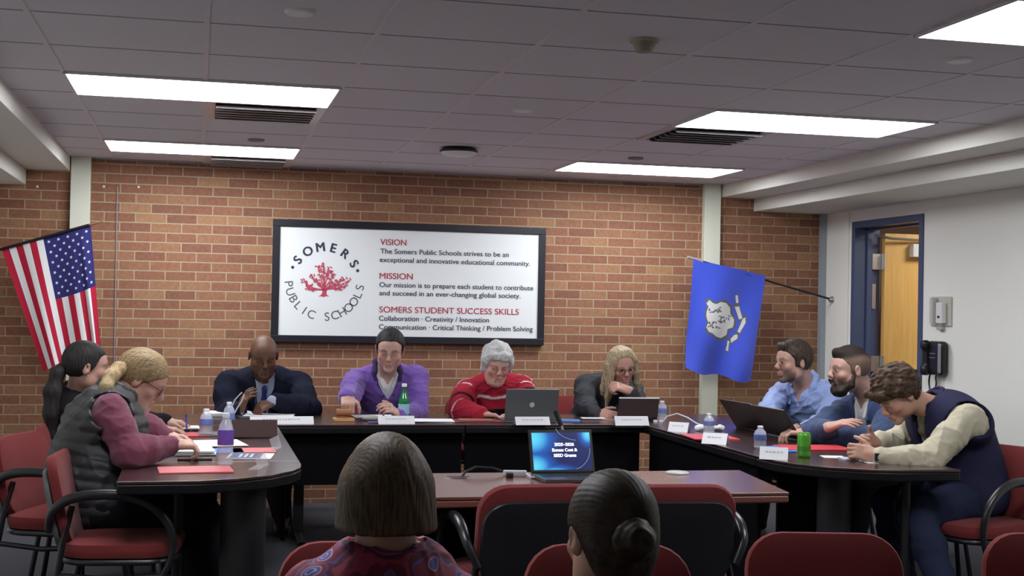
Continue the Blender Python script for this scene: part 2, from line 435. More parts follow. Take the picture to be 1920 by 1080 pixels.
        ez=.0005-5*(ax-.030)**2 if eyes=='down' else .0075-10*(ax-.030)**2
        mix(np.exp(-((ax-.030)/.0145)**6-((z-ez)/.0024)**2)*(y>.05)*.85,base*.16)
        if eyes=='down': mix(np.exp(-((ax-.030)/.0145)**6-((z-ez-.011)/.003)**2)*(y>.05)*.35,base*.4)
        return c
    B.disp=None
    p.body=sdf_obj('body',B,res,attr_mat('skin',.5,.08,300,.4),p.root,col)
    if eyes!='down':
        for s in (1,-1):
            m=MB(); c=p.h(s*.030,.0785,.0035); g=p.h(s*.030+eyes[0]*.3,1.0,.0035+eyes[1]*.3)-c; g=nrm(g); r=.0118*hs
            a=nrm(np.cross(g,(0,0,1))); b=np.cross(a,g); Rm=np.stack([a,b,g],1)
            prof=[(r*sin(t),-r*cos(t)) for t in np.linspace(.02,pi-.02,14)]; mis=[0]*10+[1,1,2]
            m.lathe(prof,c-np.array(p.root.location),14,Rm,mis=mis); m.build('eye',[mat('eye_white',(.6,.57,.55),.25),mat('iris_brown',(.06,.04,.03),.2),mat('pupil',(.005,.005,.005),.1)],p.root,True)
    # shoes
    return p
def field_obj(p,name,F,h,material,colfn=None): return sdf_obj(name,F,h,material,p.root,colfn)
def shoes(p,material,fd=None):
    fd=nrm(p.T0[:,1] if fd is None else fd); M=np.stack([np.cross(fd,(0,0,1)),fd,(0,0,1)],1)
    for i in (0,1):
        a=np.array(p.an[i]); F=Field(); g=np.array([a[0],a[1],0])
        F.ell(g+fd*.10+np.array([0,0,.035]),(.046,.12,.05),M,k=.03); F.ell(g-fd*.02+np.array([0,0,.05]),(.042,.06,.06),M,k=.03)
        F.plane(g+np.array([0,0,.002]),(0,0,-1)); field_obj(p,'shoe',F,.008,material)
def trousers(p,material,t=.014,amp=.006,upto=.93,name='trousers'):
    F=Field(); F.ell(p.Pv,(.172*p.w,.13,.12),p.T,k=.05,inf=t); p.legf(F,t,upto=upto); F.disp=folds(5,16,amp)
    F.plane(p.Pv+np.array([0,0,.13]),(0,0,1),.01); return field_obj(p,name,F,.010,material)
def vneck(F,p,depth,slope,top=.12,t=0,y0=-.01):
    N=p.N; T=p.T2
    def fn(P):
        q=(P-N)@T; x,y,z=q.T; return np.maximum(np.abs(x)*.94-(z+depth)*slope,-(y-y0))
    F.func(fn,N-.35,N+.35,.006)
def top(p,name,material,t=.014,cuff=(.98,.98),neck_r=.066,neck_low=.0,v=None,amp=.004,freq=22,hem=-.02,h=.0075,colfn=None,seed=1,sleeves=True,extra=None,cut=None):
    F=Field(); p.torso(F,t)
    if extra: extra(F)
    F.disp=folds(seed,freq*1.15,amp*1.35)
    # neck hole
    F.cap(p.N-p.up2*(.012+neck_low)+p.fw*.01,p.N+(p.Hc-p.N)*1.2,neck_r,neck_r*1.5,k=.006,op='-')
    if v: vneck(F,p,*v)
    if sleeves:
        for i in (0,1): p.armf(F,i,t+.002,cuff[i])
    if not sleeves:
        for i,s in ((0,1),(1,-1)):
            S=p.sh[i]; F.cap(S+p.right*s*.012-p.up2*.02,S+p.right*s*.3-p.up2*.1,.082*1.0,.14,k=.008,op='-')
            F.chain([S+p.right*s*.03,p.el[i],p.wr[i]],[.062,.054,.05],k=.006,op='-')
    F.plane(p.Pv+p.up*hem,-p.up,.01)
    if cut: cut(F)
    return field_obj(p,name,F,h,material,colfn)
def ring(p,name,material,r=.068,z=-.02,thick=.011,hgt=.02,tilt=.25,open_=0.0,h=.006,back=0,flare=1.15,cy=.0):
    """standing collar round the neck"""
    F=Field(); N=p.N; T=p.T2; pts=[];q=[]
    for a in np.linspace(-pi+open_,pi-open_,15):
        x=r*sin(a); y=-r*1.02*cos(a)+cy; zz=z-tilt*(y+r)*.5
        pts.append(N+T@np.array([x*flare,y*flare,zz])); q.append(N+T@np.array([x,y,zz+hgt]))
    m=max(3,int(hgt/.009)+1)
    for i in range(14):
        for j in range(m):
            t=j/(m-1); F.cap(pts[i]*(1-t)+q[i]*t,pts[i+1]*(1-t)+q[i+1]*t,thick*(.6-.1*t),k=.006)
    return field_obj(p,name,F,h,material)
def lapel(p,name,material,pts,rs,h=.006,k=.008,flat=None):
    F=Field(); F.chain(pts,rs,k=k); return field_obj(p,name,F,h,material)
def on_torso(p,x,z,off=.0):
    """a point on the front of the torso: x right, z up from the neck base"""
    F=Field(); p.torso(F,0); y=np.linspace(.35,-.1,160); P=p.N+(p.T2@np.stack([np.full(160,x),y,np.full(160,z)])).T
    d=F.ev(P); i=np.argmax(d<off); return P[i]

def skull(p,F,inf,rz=1.0,k=.01,back=0):
    F.ell(p.h(0,-.016-back,.036),np.array([.0745+inf,.094+inf,.084*rz+inf])*p.hs,p.Mh,k=k)
def hairline(p,F,front=(.092,.058),back_=(-.075,-.075),k=.006,temple=True,mid=None):
    """cut away everything below the line front(y,z) -> back(y,z) in head space"""
    (y0,z0),(y1,z1)=front,back_
    pts=[(.3,z0+.02)]+[(y0,z0)]+(mid or [])+[(y1,z1),(-.3,z1-.01)]
    ys=np.array([a for a,_ in pts])[::-1]; zs=np.array([b for _,b in pts])[::-1]
    def fn(P):
        q=((P-p.Hc)@p.Mh)/p.hs; zl=np.interp(q[:,1],ys,zs)+.0*q[:,0]; return (q[:,2]-zl)*.7*p.hs
    F.func(fn,p.Hc-.4,p.Hc+.4,k)
def strands(p,F,amp=.002,n=46,seed=0,low=.003):
    ph=seed
    w=wob(seed,30,low)
    def f(P):
        q=((P-p.Hc)@p.Mh)/p.hs; a=np.arctan2(q[:,0],-q[:,1]+.02); return amp*np.sin(a*n+ph+6*np.sin(q[:,2]*14+ph)*.3+np.sin(a*9)*1.5)+w(P)
    F.disp=f
def hair_mat(name,col,var=.35,rough=.62,light=None,dirn=(1,1,.12),scale=90):
    if name in MATS: return MATS[name]
    m,nt,b=new_mat(name); tc=nt.nodes.new('ShaderNodeTexCoord'); mp=nt.nodes.new('ShaderNodeMapping'); mp.inputs['Scale'].default_value=dirn
    n=nt.nodes.new('ShaderNodeTexNoise'); n.inputs['Scale'].default_value=scale; n.inputs['Detail'].default_value=5; n.inputs['Roughness'].default_value=.7
    nt.links.new(tc.outputs['Object'],mp.inputs['Vector']); nt.links.new(mp.outputs['Vector'],n.inputs['Vector'])
    r=nt.nodes.new('ShaderNodeValToRGB'); r.color_ramp.elements[0].position=.35; r.color_ramp.elements[1].position=.68
    r.color_ramp.elements[0].color=(*[c*(1-var) for c in col],1); r.color_ramp.elements[1].color=(*(light or [min(1,c*(1+var*1.5)) for c in col]),1)
    nt.links.new(n.outputs['Fac'],r.inputs['Fac']); nt.links.new(r.outputs['Color'],b.inputs['Base Color'])
    bp=nt.nodes.new('ShaderNodeBump'); bp.inputs['Strength'].default_value=.3; bp.inputs['Distance'].default_value=.002
    nt.links.new(n.outputs['Fac'],bp.inputs['Height']); nt.links.new(bp.outputs['Normal'],b.inputs['Normal'])
    b.inputs['Roughness'].default_value=max(rough,.5); b.inputs['Specular IOR Level'].default_value=.22; MATS[name]=m; return m
# ------------------------------------------------------------------ the room
CZ, YW, XR, XL = 2.452, 9.65, 4.87, -1.8
def brick_mat():
    m,nt,b=new_mat('brick'); L=nt.links.new; tc=nt.nodes.new('ShaderNodeTexCoord'); sx=nt.nodes.new('ShaderNodeSeparateXYZ'); L(tc.outputs['Object'],sx.inputs[0])
    def math_(op,a,bv): n=nt.nodes.new('ShaderNodeMath'); n.operation=op; L(a,n.inputs[0]); n.inputs[1].default_value=bv; return n.outputs[0]
    cx=nt.nodes.new('ShaderNodeCombineXYZ'); L(math_('ADD',sx.outputs[0],.028+.2125*20),cx.inputs[0]); L(math_('ADD',sx.outputs[2],-2.21+.068*40),cx.inputs[1])
    def brick(c1,c2,mo):
        n=nt.nodes.new('ShaderNodeTexBrick'); n.offset=.5; n.offset_frequency=2; n.squash=1
        L(cx.outputs[0],n.inputs['Vector']); n.inputs['Color1'].default_value=c1; n.inputs['Color2'].default_value=c2; n.inputs['Mortar'].default_value=mo
        n.inputs['Scale'].default_value=1; n.inputs['Mortar Size'].default_value=.0044; n.inputs['Mortar Smooth'].default_value=.25; n.inputs['Bias'].default_value=0
        n.inputs['Brick Width'].default_value=.2125; n.inputs['Row Height'].default_value=.068; return n
    bk=brick((0,0,0,1),(1,1,1,1),(.5,.5,.5,1))
    r=nt.nodes.new('ShaderNodeValToRGB'); e=r.color_ramp.elements
    e[0].position=0; e[0].color=(.215,.090,.050,1); e[1].position=1; e[1].color=(.34,.182,.088,1)
    for p,c in ((.2,(.24,.101,.055,1)),(.5,(.268,.116,.062,1)),(.72,(.29,.132,.068,1)),(.88,(.305,.150,.076,1))):
        q=e.new(p); q.color=c
    L(bk.outputs['Color'],r.inputs[0])
    n=nt.nodes.new('ShaderNodeTexNoise'); n.inputs['Scale'].default_value=45; n.inputs['Detail'].default_value=5; L(tc.outputs['Object'],n.inputs['Vector'])
    mx=nt.nodes.new('ShaderNodeMix'); mx.data_type='RGBA'; mx.blend_type='OVERLAY'; mx.inputs[0].default_value=.35
    L(r.outputs[0],mx.inputs[6]); L(n.outputs['Fac'],mx.inputs[7])
    m2=nt.nodes.new('ShaderNodeMix'); m2.data_type='RGBA'; L(bk.outputs['Fac'],m2.inputs[0]); L(mx.outputs[2],m2.inputs[6]); m2.inputs[7].default_value=(.41,.32,.215,1)
    L(m2.outputs[2],b.inputs['Base Color']); b.inputs['Roughness'].default_value=.75
    inv=nt.nodes.new('ShaderNodeMath'); inv.operation='SUBTRACT'; inv.inputs[0].default_value=1; L(bk.outputs['Fac'],inv.inputs[1])
    ad=nt.nodes.new('ShaderNodeMath'); ad.operation='MULTIPLY_ADD'; L(n.outputs['Fac'],ad.inputs[0]); ad.inputs[1].default_value=.25; L(inv.outputs[0],ad.inputs[2])
    bp=nt.nodes.new('ShaderNodeBump'); bp.inputs['Strength'].default_value=.5; bp.inputs['Distance'].default_value=.004; L(ad.outputs[0],bp.inputs['Height']); L(bp.outputs[0],b.inputs['Normal'])
    MATS['brick']=m; return m
def wood_mat(name,c1,c2,rough=.3,scale=3,dirn=(1,12,12),coat=.2,spec=.5):
    m,nt,b=new_mat(name); L=nt.links.new; tc=nt.nodes.new('ShaderNodeTexCoord'); mp=nt.nodes.new('ShaderNodeMapping'); mp.inputs['Scale'].default_value=dirn
    L(tc.outputs['Object'],mp.inputs[0]); n=nt.nodes.new('ShaderNodeTexNoise'); n.inputs['Scale'].default_value=scale; n.inputs['Detail'].default_value=6; n.inputs['Distortion'].default_value=.6
    L(mp.outputs[0],n.inputs['Vector']); r=nt.nodes.new('ShaderNodeValToRGB'); r.color_ramp.elements[0].position=.3; r.color_ramp.elements[1].position=.7
    r.color_ramp.elements[0].color=(*c1,1); r.color_ramp.elements[1].color=(*c2,1); L(n.outputs['Fac'],r.inputs[0]); L(r.outputs[0],b.inputs['Base Color'])
    b.inputs['Roughness'].default_value=rough; b.inputs['Coat Weight'].default_value=coat; b.inputs['Coat Roughness'].default_value=.25; b.inputs['Specular IOR Level'].default_value=spec
    MATS[name]=m; return m
brick_mat()
M_white=mat('soffit_white',(.70,.69,.63),.7); M_cream=mat('cream_paint',(.70,.72,.60),.5); M_wall=mat('wall_paint',(.82,.82,.76),.8,bump=.1,bscale=300)
M_tile=mat('ceiling_tile',(.71,.69,.725),.95,noise=.07,nscale=400,bump=.25,bscale=500)
M_tbar=mat('ceiling_bar',(.70,.66,.68),.6); M_black=mat('black_plastic',(.010,.010,.012),.45); M_blue=mat('navy_frame',(.060,.085,.165),.4)
M_steel=mat('brushed_steel',(.55,.54,.52),.35,metal=.9); M_dark=mat('black_metal',(.015,.015,.018),.35,metal=.3)
wood_mat('door_wood',(.62,.36,.10),(.72,.45,.15),.35,2.5,(14,14,1)); wood_mat('table_wood',(.030,.013,.014),(.055,.024,.023),.22,3,(1.5,14,14),.35,.6)
wood_mat('table_wood2',(.10,.035,.028),(.17,.065,.047),.25,3,(1.5,14,14),.3)
def struct(name,mb,m,**k): o=mb.build(name,m,None,**k); o['kind']='structure'; return o
struct('floor',MB().b2((XL-.2,-1.5,-.1),(XR+.2,YW+.2,0)),mat('carpet',(.075,.078,.092),.95,noise=.35,nscale=260,bump=.6,bscale=500))
struct('wall_back',MB().b2((XL-.2,YW,0),(XR+.2,YW+.2,CZ+.1)),MATS['brick'])
struct('wall_left',MB().b2((XL-.2,-1.5,0),(XL,YW,CZ+.1)),M_wall)
struct('wall_front',MB().b2((XL-.2,-1.7,0),(XR+.2,-1.5,CZ+.1)),M_wall)
DY0,DY1,DZ=8.205,9.12,2.112
struct('wall_right',MB().b2((XR,-1.5,0),(XR+.2,DY0-.05,CZ+.1)).b2((XR,DY1+.05,0),(XR+.2,YW,CZ+.1)).b2((XR,DY0-.05,DZ+.05),(XR+.2,DY1+.05,CZ+.1)),M_wall)
struct('ceiling',MB().b2((XL-.2,-1.5,CZ),(XR+.2,YW,CZ+.1)),M_tile)
g=MB(); X0,Y0=-.605,4.797
for k in range(0,8):
    x=X0+.61*k
    if -.9<x<3.97: g.b2((x-.010,-1.5,CZ-.003),(x+.010,YW,CZ+.001))
struct('trim_1',g,M_tbar); g=MB()
for k in range(-10,8): g.b2((-.9,Y0+.61*k-.005,CZ-.0015),(3.97,Y0+.61*k+.005,CZ+.001))
g.b2((-.9,YW-.02,CZ-.012),(3.97,YW,CZ)); struct('trim_10',g,mat('ceiling_seam',(.36,.34,.35),.8))
struct('trim_2',MB().b2((3.97,-1.5,2.352),(XR,YW,CZ+.01)),M_white,bevel=.004)            # soffits, right
struct('trim_3',MB().b2((4.257,-1.5,2.252),(XR,YW,2.352)),M_white,bevel=.004)
struct('trim_4',MB().b2((XL,-1.5,2.350),(-.9,YW,CZ+.01)),M_white,bevel=.004)             # soffits, left
struct('trim_5',MB().b2((XL,-1.5,2.243),(-1.193,YW,2.350)),M_white,bevel=.004)
struct('trim_6',MB().b2((4.825,YW-.05,0),(XR,YW,2.252)),mat('grey_strip',(.33,.37,.40),.5))
struct('trim_7',MB().b2((XR-.012,DY1+.10,0),(XR,DY1+.14,2.252)),M_wall)
struct('baseboard_right',MB().b2((XR-.012,-1.5,0),(XR,DY0-.05,.1)).b2((XR-.012,DY1+.05,0),(XR,YW-.05,.1)),mat('vinyl_base',(.03,.03,.035),.5))
for a,b_,n in ((-.892,-.759,8),(3.822,3.956,9)): struct('trim_%d'%n,MB().b2((a,YW-.06,0),(b_,YW,CZ)),M_cream,bevel=.003)
# corridor behind the door
cw=mat('corridor_paint',(.34,.22,.16),.8)
struct('wall_corridor',MB().b2((6.9,6.9,0),(7.0,10.4,2.5)).b2((5.07,10.3,0),(6.9,10.4,2.5)).b2((5.07,6.9,0),(6.9,7.0,2.5)),cw)
struct('floor_corridor',MB().b2((5.07,6.9,-.1),(7.0,10.4,0)),MATS['carpet']); struct('ceiling_corridor',MB().b2((5.07,6.9,2.5),(7.0,10.4,2.6)),M_tile)
# door
d=thing('door_1','open door in a navy blue frame, pale yellow wooden leaf swung out into the corridor','door',(XR,DY1,0)); d['kind']='structure'; o_=np.array([XR,DY1,0])
def rel(mb,o): mb.v=[(v[0]-o[0],v[1]-o[1],v[2]-o[2]) for v in mb.v]; return mb
rel(MB().b2((XR-.012,DY0-.05,0),(XR+.2,DY0,DZ)).b2((XR-.012,DY1,0),(XR+.2,DY1+.05,DZ)).b2((XR-.012,DY0-.05,DZ),(XR+.2,DY1+.05,DZ+.05)).b2((XR+.09,DY1-.016,0),(XR+.13,DY1,DZ)).b2((XR+.09,DY0,DZ-.016),(XR+.13,DY1,DZ)),o_).build('door_frame',M_blue,d,bevel=.002)
rel(MB().b2((5.085,DY1-.05,.01),(6.0,DY1-.005,DZ-.035)),o_).build('door_leaf',MATS['door_wood'],d,bevel=.002)
for i,z in enumerate((1.86,1.08,.25)):
    rel(MB().b2((5.0,DY1-.019,z-.06),(5.07,DY1-.015,z+.06)).b2((5.078,DY1-.06,z-.06),(5.084,DY1-.01,z+.06)).tube([(5.078,DY1-.03,z-.062),(5.078,DY1-.03,z+.062)],.008),o_).build('hinge',M_steel,d,True)
rel(MB().b2((5.0,DY1-.019,1.50),(5.03,DY1-.015,1.69)),o_).build('strike_plate',M_steel,d)  # thin bright steel strip on the far jamb, between the hinges
rel(MB().b2((5.29,DY1-.11,1.90),(5.55,DY1-.05,2.0)),o_).build('door_closer',mat('closer_body',(.62,.62,.60),.5),d,bevel=.006)
rel(MB().tube([(5.42,DY1-.08,2.005),(5.42,DY1-.08,2.03),(5.10,DY1-.12,2.035),(4.99,DY1-.06,2.06)],.011,6),o_).build('closer_arm',M_steel,d,True)
rel(MB().b2((5.2,DY1-.1,.98),(5.95,DY1-.05,1.03)),o_).build('push_bar',M_steel,d,bevel=.006)

# ceiling lights
M_diff=mat('light_diffuser',(.93,.95,1.0),.5,emit=1.0)
def diff_mat(st):
    m=M_diff; m.node_tree.nodes['Principled BSDF'].inputs['Emission Strength'].default_value=st
proto=None
lamps=[(X0,6.017,'nearer left'),(X0,8.457,'farther left'),(X0+5*.61,6.017,'nearer right'),(X0+5*.61,8.457,'farther right'),(X0+5*.61,3.577,'foreground right'),(X0,3.577,'foreground left')]
labs=['long ceiling light above the left table, in front of the metal-sided vent','long ceiling light close to the brick wall on the left','long ceiling light on the right with the louvred vent right behind it','long ceiling light close to the brick wall by the right cream column','ceiling light in the top right corner of the photo, nearest the camera','ceiling light above the left audience side, out of view']
for (x,y,_),lb in zip(lamps,labs):
    if proto is None:
        t=thing('ceiling_light',lb,'ceiling light',(x,y,CZ),group='fluorescent ceiling lights')
        MB().b2((.0,.0,-.012),(1.22,.012,.0)).b2((0,.598,-.012),(1.22,.61,0)).b2((0,0,-.012),(.012,.61,0)).b2((1.208,0,-.012),(1.22,.61,0)).build('light_frame',M_tbar,t)
        MB().b2((.02,.02,-.008),(1.2,.59,-.003)).build('diffuser',M_diff,t); proto=t
    else: t=copy_tree(proto); t.location=(x,y,CZ); t['label']=lb
diff_mat(15.0)
# vents
def vent(lb,x,y,m1,w=.60):
    t=thing('ceiling_vent',lb,'air vent',(x,y,CZ),group='ceiling air vents')
    MB().b2((.0,.0,-.010),(w,.03,0)).b2((0,.57,-.010),(w,.60,0)).b2((0,.03,-.010),(.05,.57,0)).b2((w-.05,.03,-.010),(w,.57,0)).build('vent_frame',m1,t,bevel=.003)
    MB().b2((.05,.03,-.002),(w-.05,.57,-.0005)).build('vent_backing',M_black,t)
    s=MB()
    for k in range(6): s.box((w/2,.09+.085*k,-.014),(w-.1,.06,.003),rotm(R(28),0,0))
    s.build('slats',m1,t); return t
vent('four-way ceiling vent with pale sides behind the nearer left light',X0+.61+.003,6.63,mat('vent_pale',(.65,.58,.56),.4,metal=.2))
vent('dark louvred ceiling vent behind the nearer right light',X0+5*.61+.003,6.63,mat('vent_grey',(.42,.40,.42),.4,metal=.2))
vent('ceiling vent between the farther left light and the brick wall',X0+.61+.003,9.07,MATS['vent_pale'])
# small ceiling devices
def disc(name,lb,cat,x,y,prof,m,z=CZ,g=None):
    mb=MB(); mb.lathe([(r,-h) for r,h in prof],(0,0,0),20); o=mb.build(name,m,None,True); o.location=(x,y,z); tag(o,lb,cat,g); return o
cov=mat('cover_white',(.85,.84,.84),.5)
dp=[(.001,.012),(.045,.012),(.052,.006),(.052,0)]
disc('sprinkler_cover','round white ceiling cover left of centre near the top edge','sprinkler cover',.311,4.504,dp,cov,g='round sprinkler covers')
disc('sprinkler_cover','round white ceiling cover at the right under the corner light','sprinkler cover',2.842,4.529,dp,cov,g='round sprinkler covers')
disc('sprinkler_cover','round white ceiling cover above the middle of the sign','sprinkler cover',1.56,6.384,dp,cov,g='round sprinkler covers')
disc('sprinkler_cover','tiny round ceiling cover in front of the farther left light','sprinkler cover',.315,8.142,dp,mat('cover_grey',(.2,.18,.2),.5),g='round sprinkler covers')
disc('sprinkler_cover','tiny round ceiling cover in front of the farther right light','sprinkler cover',2.756,8.142,dp,MATS['cover_grey'],g='round sprinkler covers')
sd=thing('smoke_detector','cream smoke detector on the ceiling right of centre','smoke detector',(1.572,4.57,CZ))
MB().lathe([(.001,-.012),(.052,-.012),(.055,-.004),(.055,0)],(0,0,0),24).build('detector_base',mat('aged_cream',(.42,.38,.30),.5),sd,True)
MB().lathe([(.001,-.048),(.028,-.047),(.036,-.034),(.044,-.012)],(0,0,0),24).build('sensor_head',mat('sensor_brown',(.30,.25,.18),.5),sd,True)
wf=thing('wireless_access_point','black and white round device hanging from the ceiling above the sign','ceiling device',(1.565,8.08,CZ))
MB().lathe([(.001,-.028),(.12,-.028),(.122,-.018),(.10,-.003),(.10,0)],(0,0,0),24).build('mount',M_black,wf,True)
MB().lathe([(.001,-.055),(.08,-.052),(.108,-.04),(.115,-.03)],(0,0,0),24).build('dome',cov,wf,True)

# wall phone, thermostat
def wallbox(name,lb,cat,y,z): return thing(name,lb,cat,(XR,y,z))
ph=wallbox('wall_phone','black wall telephone with its handset on the left side','telephone',7.91,1.17)
def local_wall(pts): return pts
f=Field(); f.rbox((-.035,.0,0),(.035,.095,.115),.03); f.disp=None
o=sdf_obj('phone_body',f,.006,mat('phone_black',(.012,.012,.014),.3)); o.parent=ph
f=Field(); f.rbox((-.075,.075,0),(.018,.026,.115),.016,k=.01); f.rbox((-.085,.075,.085),(.026,.03,.03),.02,k=.02); f.rbox((-.085,.075,-.085),(.026,.03,.03),.02,k=.02)
o=sdf_obj('handset',f,.006,MATS['phone_black']); o.parent=ph
f=Field(); f.rbox((-.068,-.078,0),(.008,.014,.1),.006); o=sdf_obj('side_panel',f,.006,mat('phone_silver',(.36,.36,.38),.35,metal=.5)); o.parent=ph
MB().b2((-.0715,-.03,.028),(-.07,.04,.034)).b2((-.0715,-.03,.0),(-.07,.04,.006)).build('trim_lines',M_steel,ph)
pts=[(-.05,.06+.012*sin(t*3),-.11-.10*t) for t in np.linspace(0,1.2,10)]+[(-.04,.04,-.24),(-.03,.02,-.23)]+[(-.03,.02+.004*sin(t*9),-.22+.1*t) for t in np.linspace(0,1.1,8)]
MB().tube(pts,.006,6).build('cord',MATS['phone_black'],ph,True)
MB().tube([(-.01,-.03,-.11),(-.012,-.035,-.25),(-.012,-.02,-.5)],.003,5).build('line_cable',M_cream,ph,True)
th=wallbox('wall_mounted_thermostat','white wall thermostat under a clear plastic guard above the phone','thermostat',7.915,1.485)
MB().b2((-.012,-.125,-.10),(0,.125,.10)).build('guard_plate',mat('guard_beige',(.50,.48,.41),.5),th,bevel=.006)
MB().b2((-.05,-.075,-.08),(-.012,-.0,.06)).build('thermostat_body',mat('thermo_white',(.72,.72,.70),.4),th,bevel=.006)
MB().b2((-.053,-.05,-.045),(-.05,-.025,-.03)).build('display',M_black,th)
MB().b2((-.055,.03,-.088),(-.012,.07,.09)).build('guard_lens',mat('guard_clear',(.6,.6,.57),.25,alpha=.45),th,bevel=.004)
MB().b2((-.03,-.04,-.125),(0,.02,-.10)).build('lock',mat('lock_grey',(.4,.4,.38),.4),th,bevel=.003)
# picture-hook screws and the faint conduit on the brick
for x,y,lb in ((195,350,'small white nail plug in the brick near the left column'),(260,351,'small white nail plug in the brick right of the other plug'),(70,350,'small white nail plug in the brick under the left soffit')):
    P=at(x,y,YW); o=MB().lathe([(.001,.012),(.008,.011),(.010,0)],(0,0,0),10,rotm(R(90),0,0)).build('wall_plug',mat('plug_white',(.8,.7,.65),.4),None,True); o.location=P; tag(o,lb,'wall plug','white plugs in the brick wall')
P=at(220,350,YW-.008); Q=at(213,740,YW-.008)
o=MB().tube([P-P,Q-P],.0035,6).build('hanging_cable',mat('thin_cable_grey',(.30,.29,.33),.5),None,True); o.location=P; tag(o,'thin grey cable running down the brick wall behind the left table','cable')
# ------------------------------------------------------------------ the sign
sg=thing('wall_sign','large framed white school sign with vision and mission text on the brick wall','sign',(0,YW,0))
def wp(x,y,d=.0): P=at(x,y,YW-.045); return P[0],P[2]
xa,xb,za,zb=.507,2.545,1.172,2.062; fw_=.052
fb=MB()
for a,b_ in (((xa,za),(xb,za+fw_)),((xa,zb-fw_),(xb,zb)),((xa,za+fw_),(xa+fw_,zb-fw_)),((xb-fw_,za+fw_),(xb,zb-fw_))): fb.b2((a[0],-.055,a[1]),(b_[0],0,b_[1]))
fb.build('sign_frame',mat('frame_black',(.012,.012,.02),.35),sg,bevel=.004)
MB().b2((xa+fw_,-.042,za+fw_),(xb-fw_,-.01,zb-fw_)).build('sign_panel',mat('sign_white',(.84,.88,.88),.4,noise=.02,nscale=2),sg)
red=mat('sign_red',(.46,.03,.06),.5); ink=mat('sign_ink',(.035,.04,.07),.5); ink2=mat('sign_ink_grey',(.10,.11,.13),.5)
def wtext(name,txt,p0,p1,cap,m,bold=.0,yy=-.0435):
    V,F=text_mesh(txt,1.0,bold); a,b_=width_of(V)
    X0_,Z0_=wp(*p0); X1_,_=wp(*p1); s=(X1_-X0_)/(b_-a); sz=cap/.70
    mb=MB(); mb.add([(X0_+(v[0]-a)*s,yy-v[2],Z0_+v[1]*sz) for v in V],F); return mb.build(name,m,sg,fixn=False)
cap=.036
for t,p0,p1,c,m,bd in (('VISION',(713,459),(762,460),.044,red,.012),('The Somers Public Schools strives to be an',(713,475),(954,480),cap,ink,.014),
    ('exceptional and innovative educational community.',(712,491),(994,496),cap,ink,.013),('MISSION',(711.5,522.5),(774,524),.044,red,.012),
    ('Our mission is to prepare each student to contribute',(711.5,538),(1000,543),cap,ink,.013),('and succeed in an ever-changing global society.',(711,553.5),(976,558),cap,ink,.013),
    ('SOMERS STUDENT SUCCESS SKILLS',(711,585.5),(973,588),.044,red,.008),('Collaboration \u00b7 Creativity / Innovation',(710.5,601),(917,603.5),cap,ink,.013),
    ('Communication \u00b7 Critical Thinking / Problem Solving',(710.5,617),(999,620.5),cap,ink,.013)):
    wtext('lettering',t,p0,p1,c,m,bd)
cxz=np.array(wp(609,527)); RR=.250
def arc_text(txt,a0,a1,rad,size,m,bold,inward):
    for i,ch in enumerate(txt):
        if ch==' ': continue
        a=R(a0+(a1-a0)*i/(len(txt)-1)); V,F=text_mesh(ch,size,bold,'CENTER'); 
        xm=sum(width_of(V))/2; ymx=max(v[1] for v in V)
        up_=np.array([cos(a),sin(a)])*(1 if not inward else -1); rt=np.array([up_[1],-up_[0]])
        base=cxz+np.array([cos(a),sin(a)])*(rad if not inward else rad+0)
        mb=MB(); mb.add([(*(base+rt*(v[0]-xm)+up_*(v[1]-(0 if not inward else 0)))[:1],-.0435-v[2],(base+rt*(v[0]-xm)+up_*v[1])[1]) for v in V],F)
        mb.build('letter',m,sg,fixn=False)
arc_text('SOMERS',143,32,.218,.092,ink,.035,False)
arc_text('PUBLIC SCHOOLS',186,351,.290,.088,ink2,.0,True)
for ax in (158,19): 
    P=cxz+.252*np.array([cos(R(ax)),sin(R(ax))]); MB().lathe([(.001,.001),(.0115,.001),(.0115,0)],(P[0],-.0425,P[1]),16,rotm(R(90),0,0)).build('bullet',ink,sg)
# the tree emblem: trunk, branches and small leaves
tr=MB(); rs=random.Random(4); cx_,cz_=cxz
def ptz(px,py): X,Z=wp(px,py); return np.array([X,-.0435,Z])
def flat_line(mb,P,w0,w1):
    P=[p+np.array([0,-.0003*(len(mb.f)%9),0]) for p in P]
    P=[np.array(p) for p in P]; n=len(P); V=[]
    for i,p in enumerate(P):
        t=nrm(P[min(i+1,n-1)]-P[max(i-1,0)]); nn=np.array([-t[2],0,t[0]]); w=w0+(w1-w0)*i/(n-1); V+=[p+nn*w/2,p-nn*w/2]
    mb.add(V,[(2*i,2*i+1,2*i+3,2*i+2) for i in range(n-1)])
root=ptz(607,556)
poly=[(596,556),(602,553),(604.5,548),(604,543),(600,538),(606,541),(609,535),(611,541),(616,536),(614,543),(612,548),(613,553),(618,556),(611,555.5),(607,557),(602,555.5)]
tr.add([ptz(*q) for q in poly],[tuple(range(len(poly)))])
leaves=[]
for (tx,ty,c1x,c1y) in ((569,527,585,543),(577,541,590,543),(585,517,597,530),(596,503,602,522),(606,497,607,515),(618,505,614,520),(626,514,618,528),(640,524,625,537),(653,526,632,538),(636,542,622,541),(590,527,600,537),(611,512,609,525),(628,530,616,538),(648,537,630,541),(574,533,588,542)):
    P0=ptz(607,543);P1=ptz(c1x,c1y);P2=ptz(tx,ty); pts=[(1-t)**2*P0+2*t*(1-t)*P1+t*t*P2 for t in np.linspace(0,1,8)]; flat_line(tr,pts,.010,.0025); leaves+=[pts[4],pts[5],pts[6],pts[7],pts[7]]
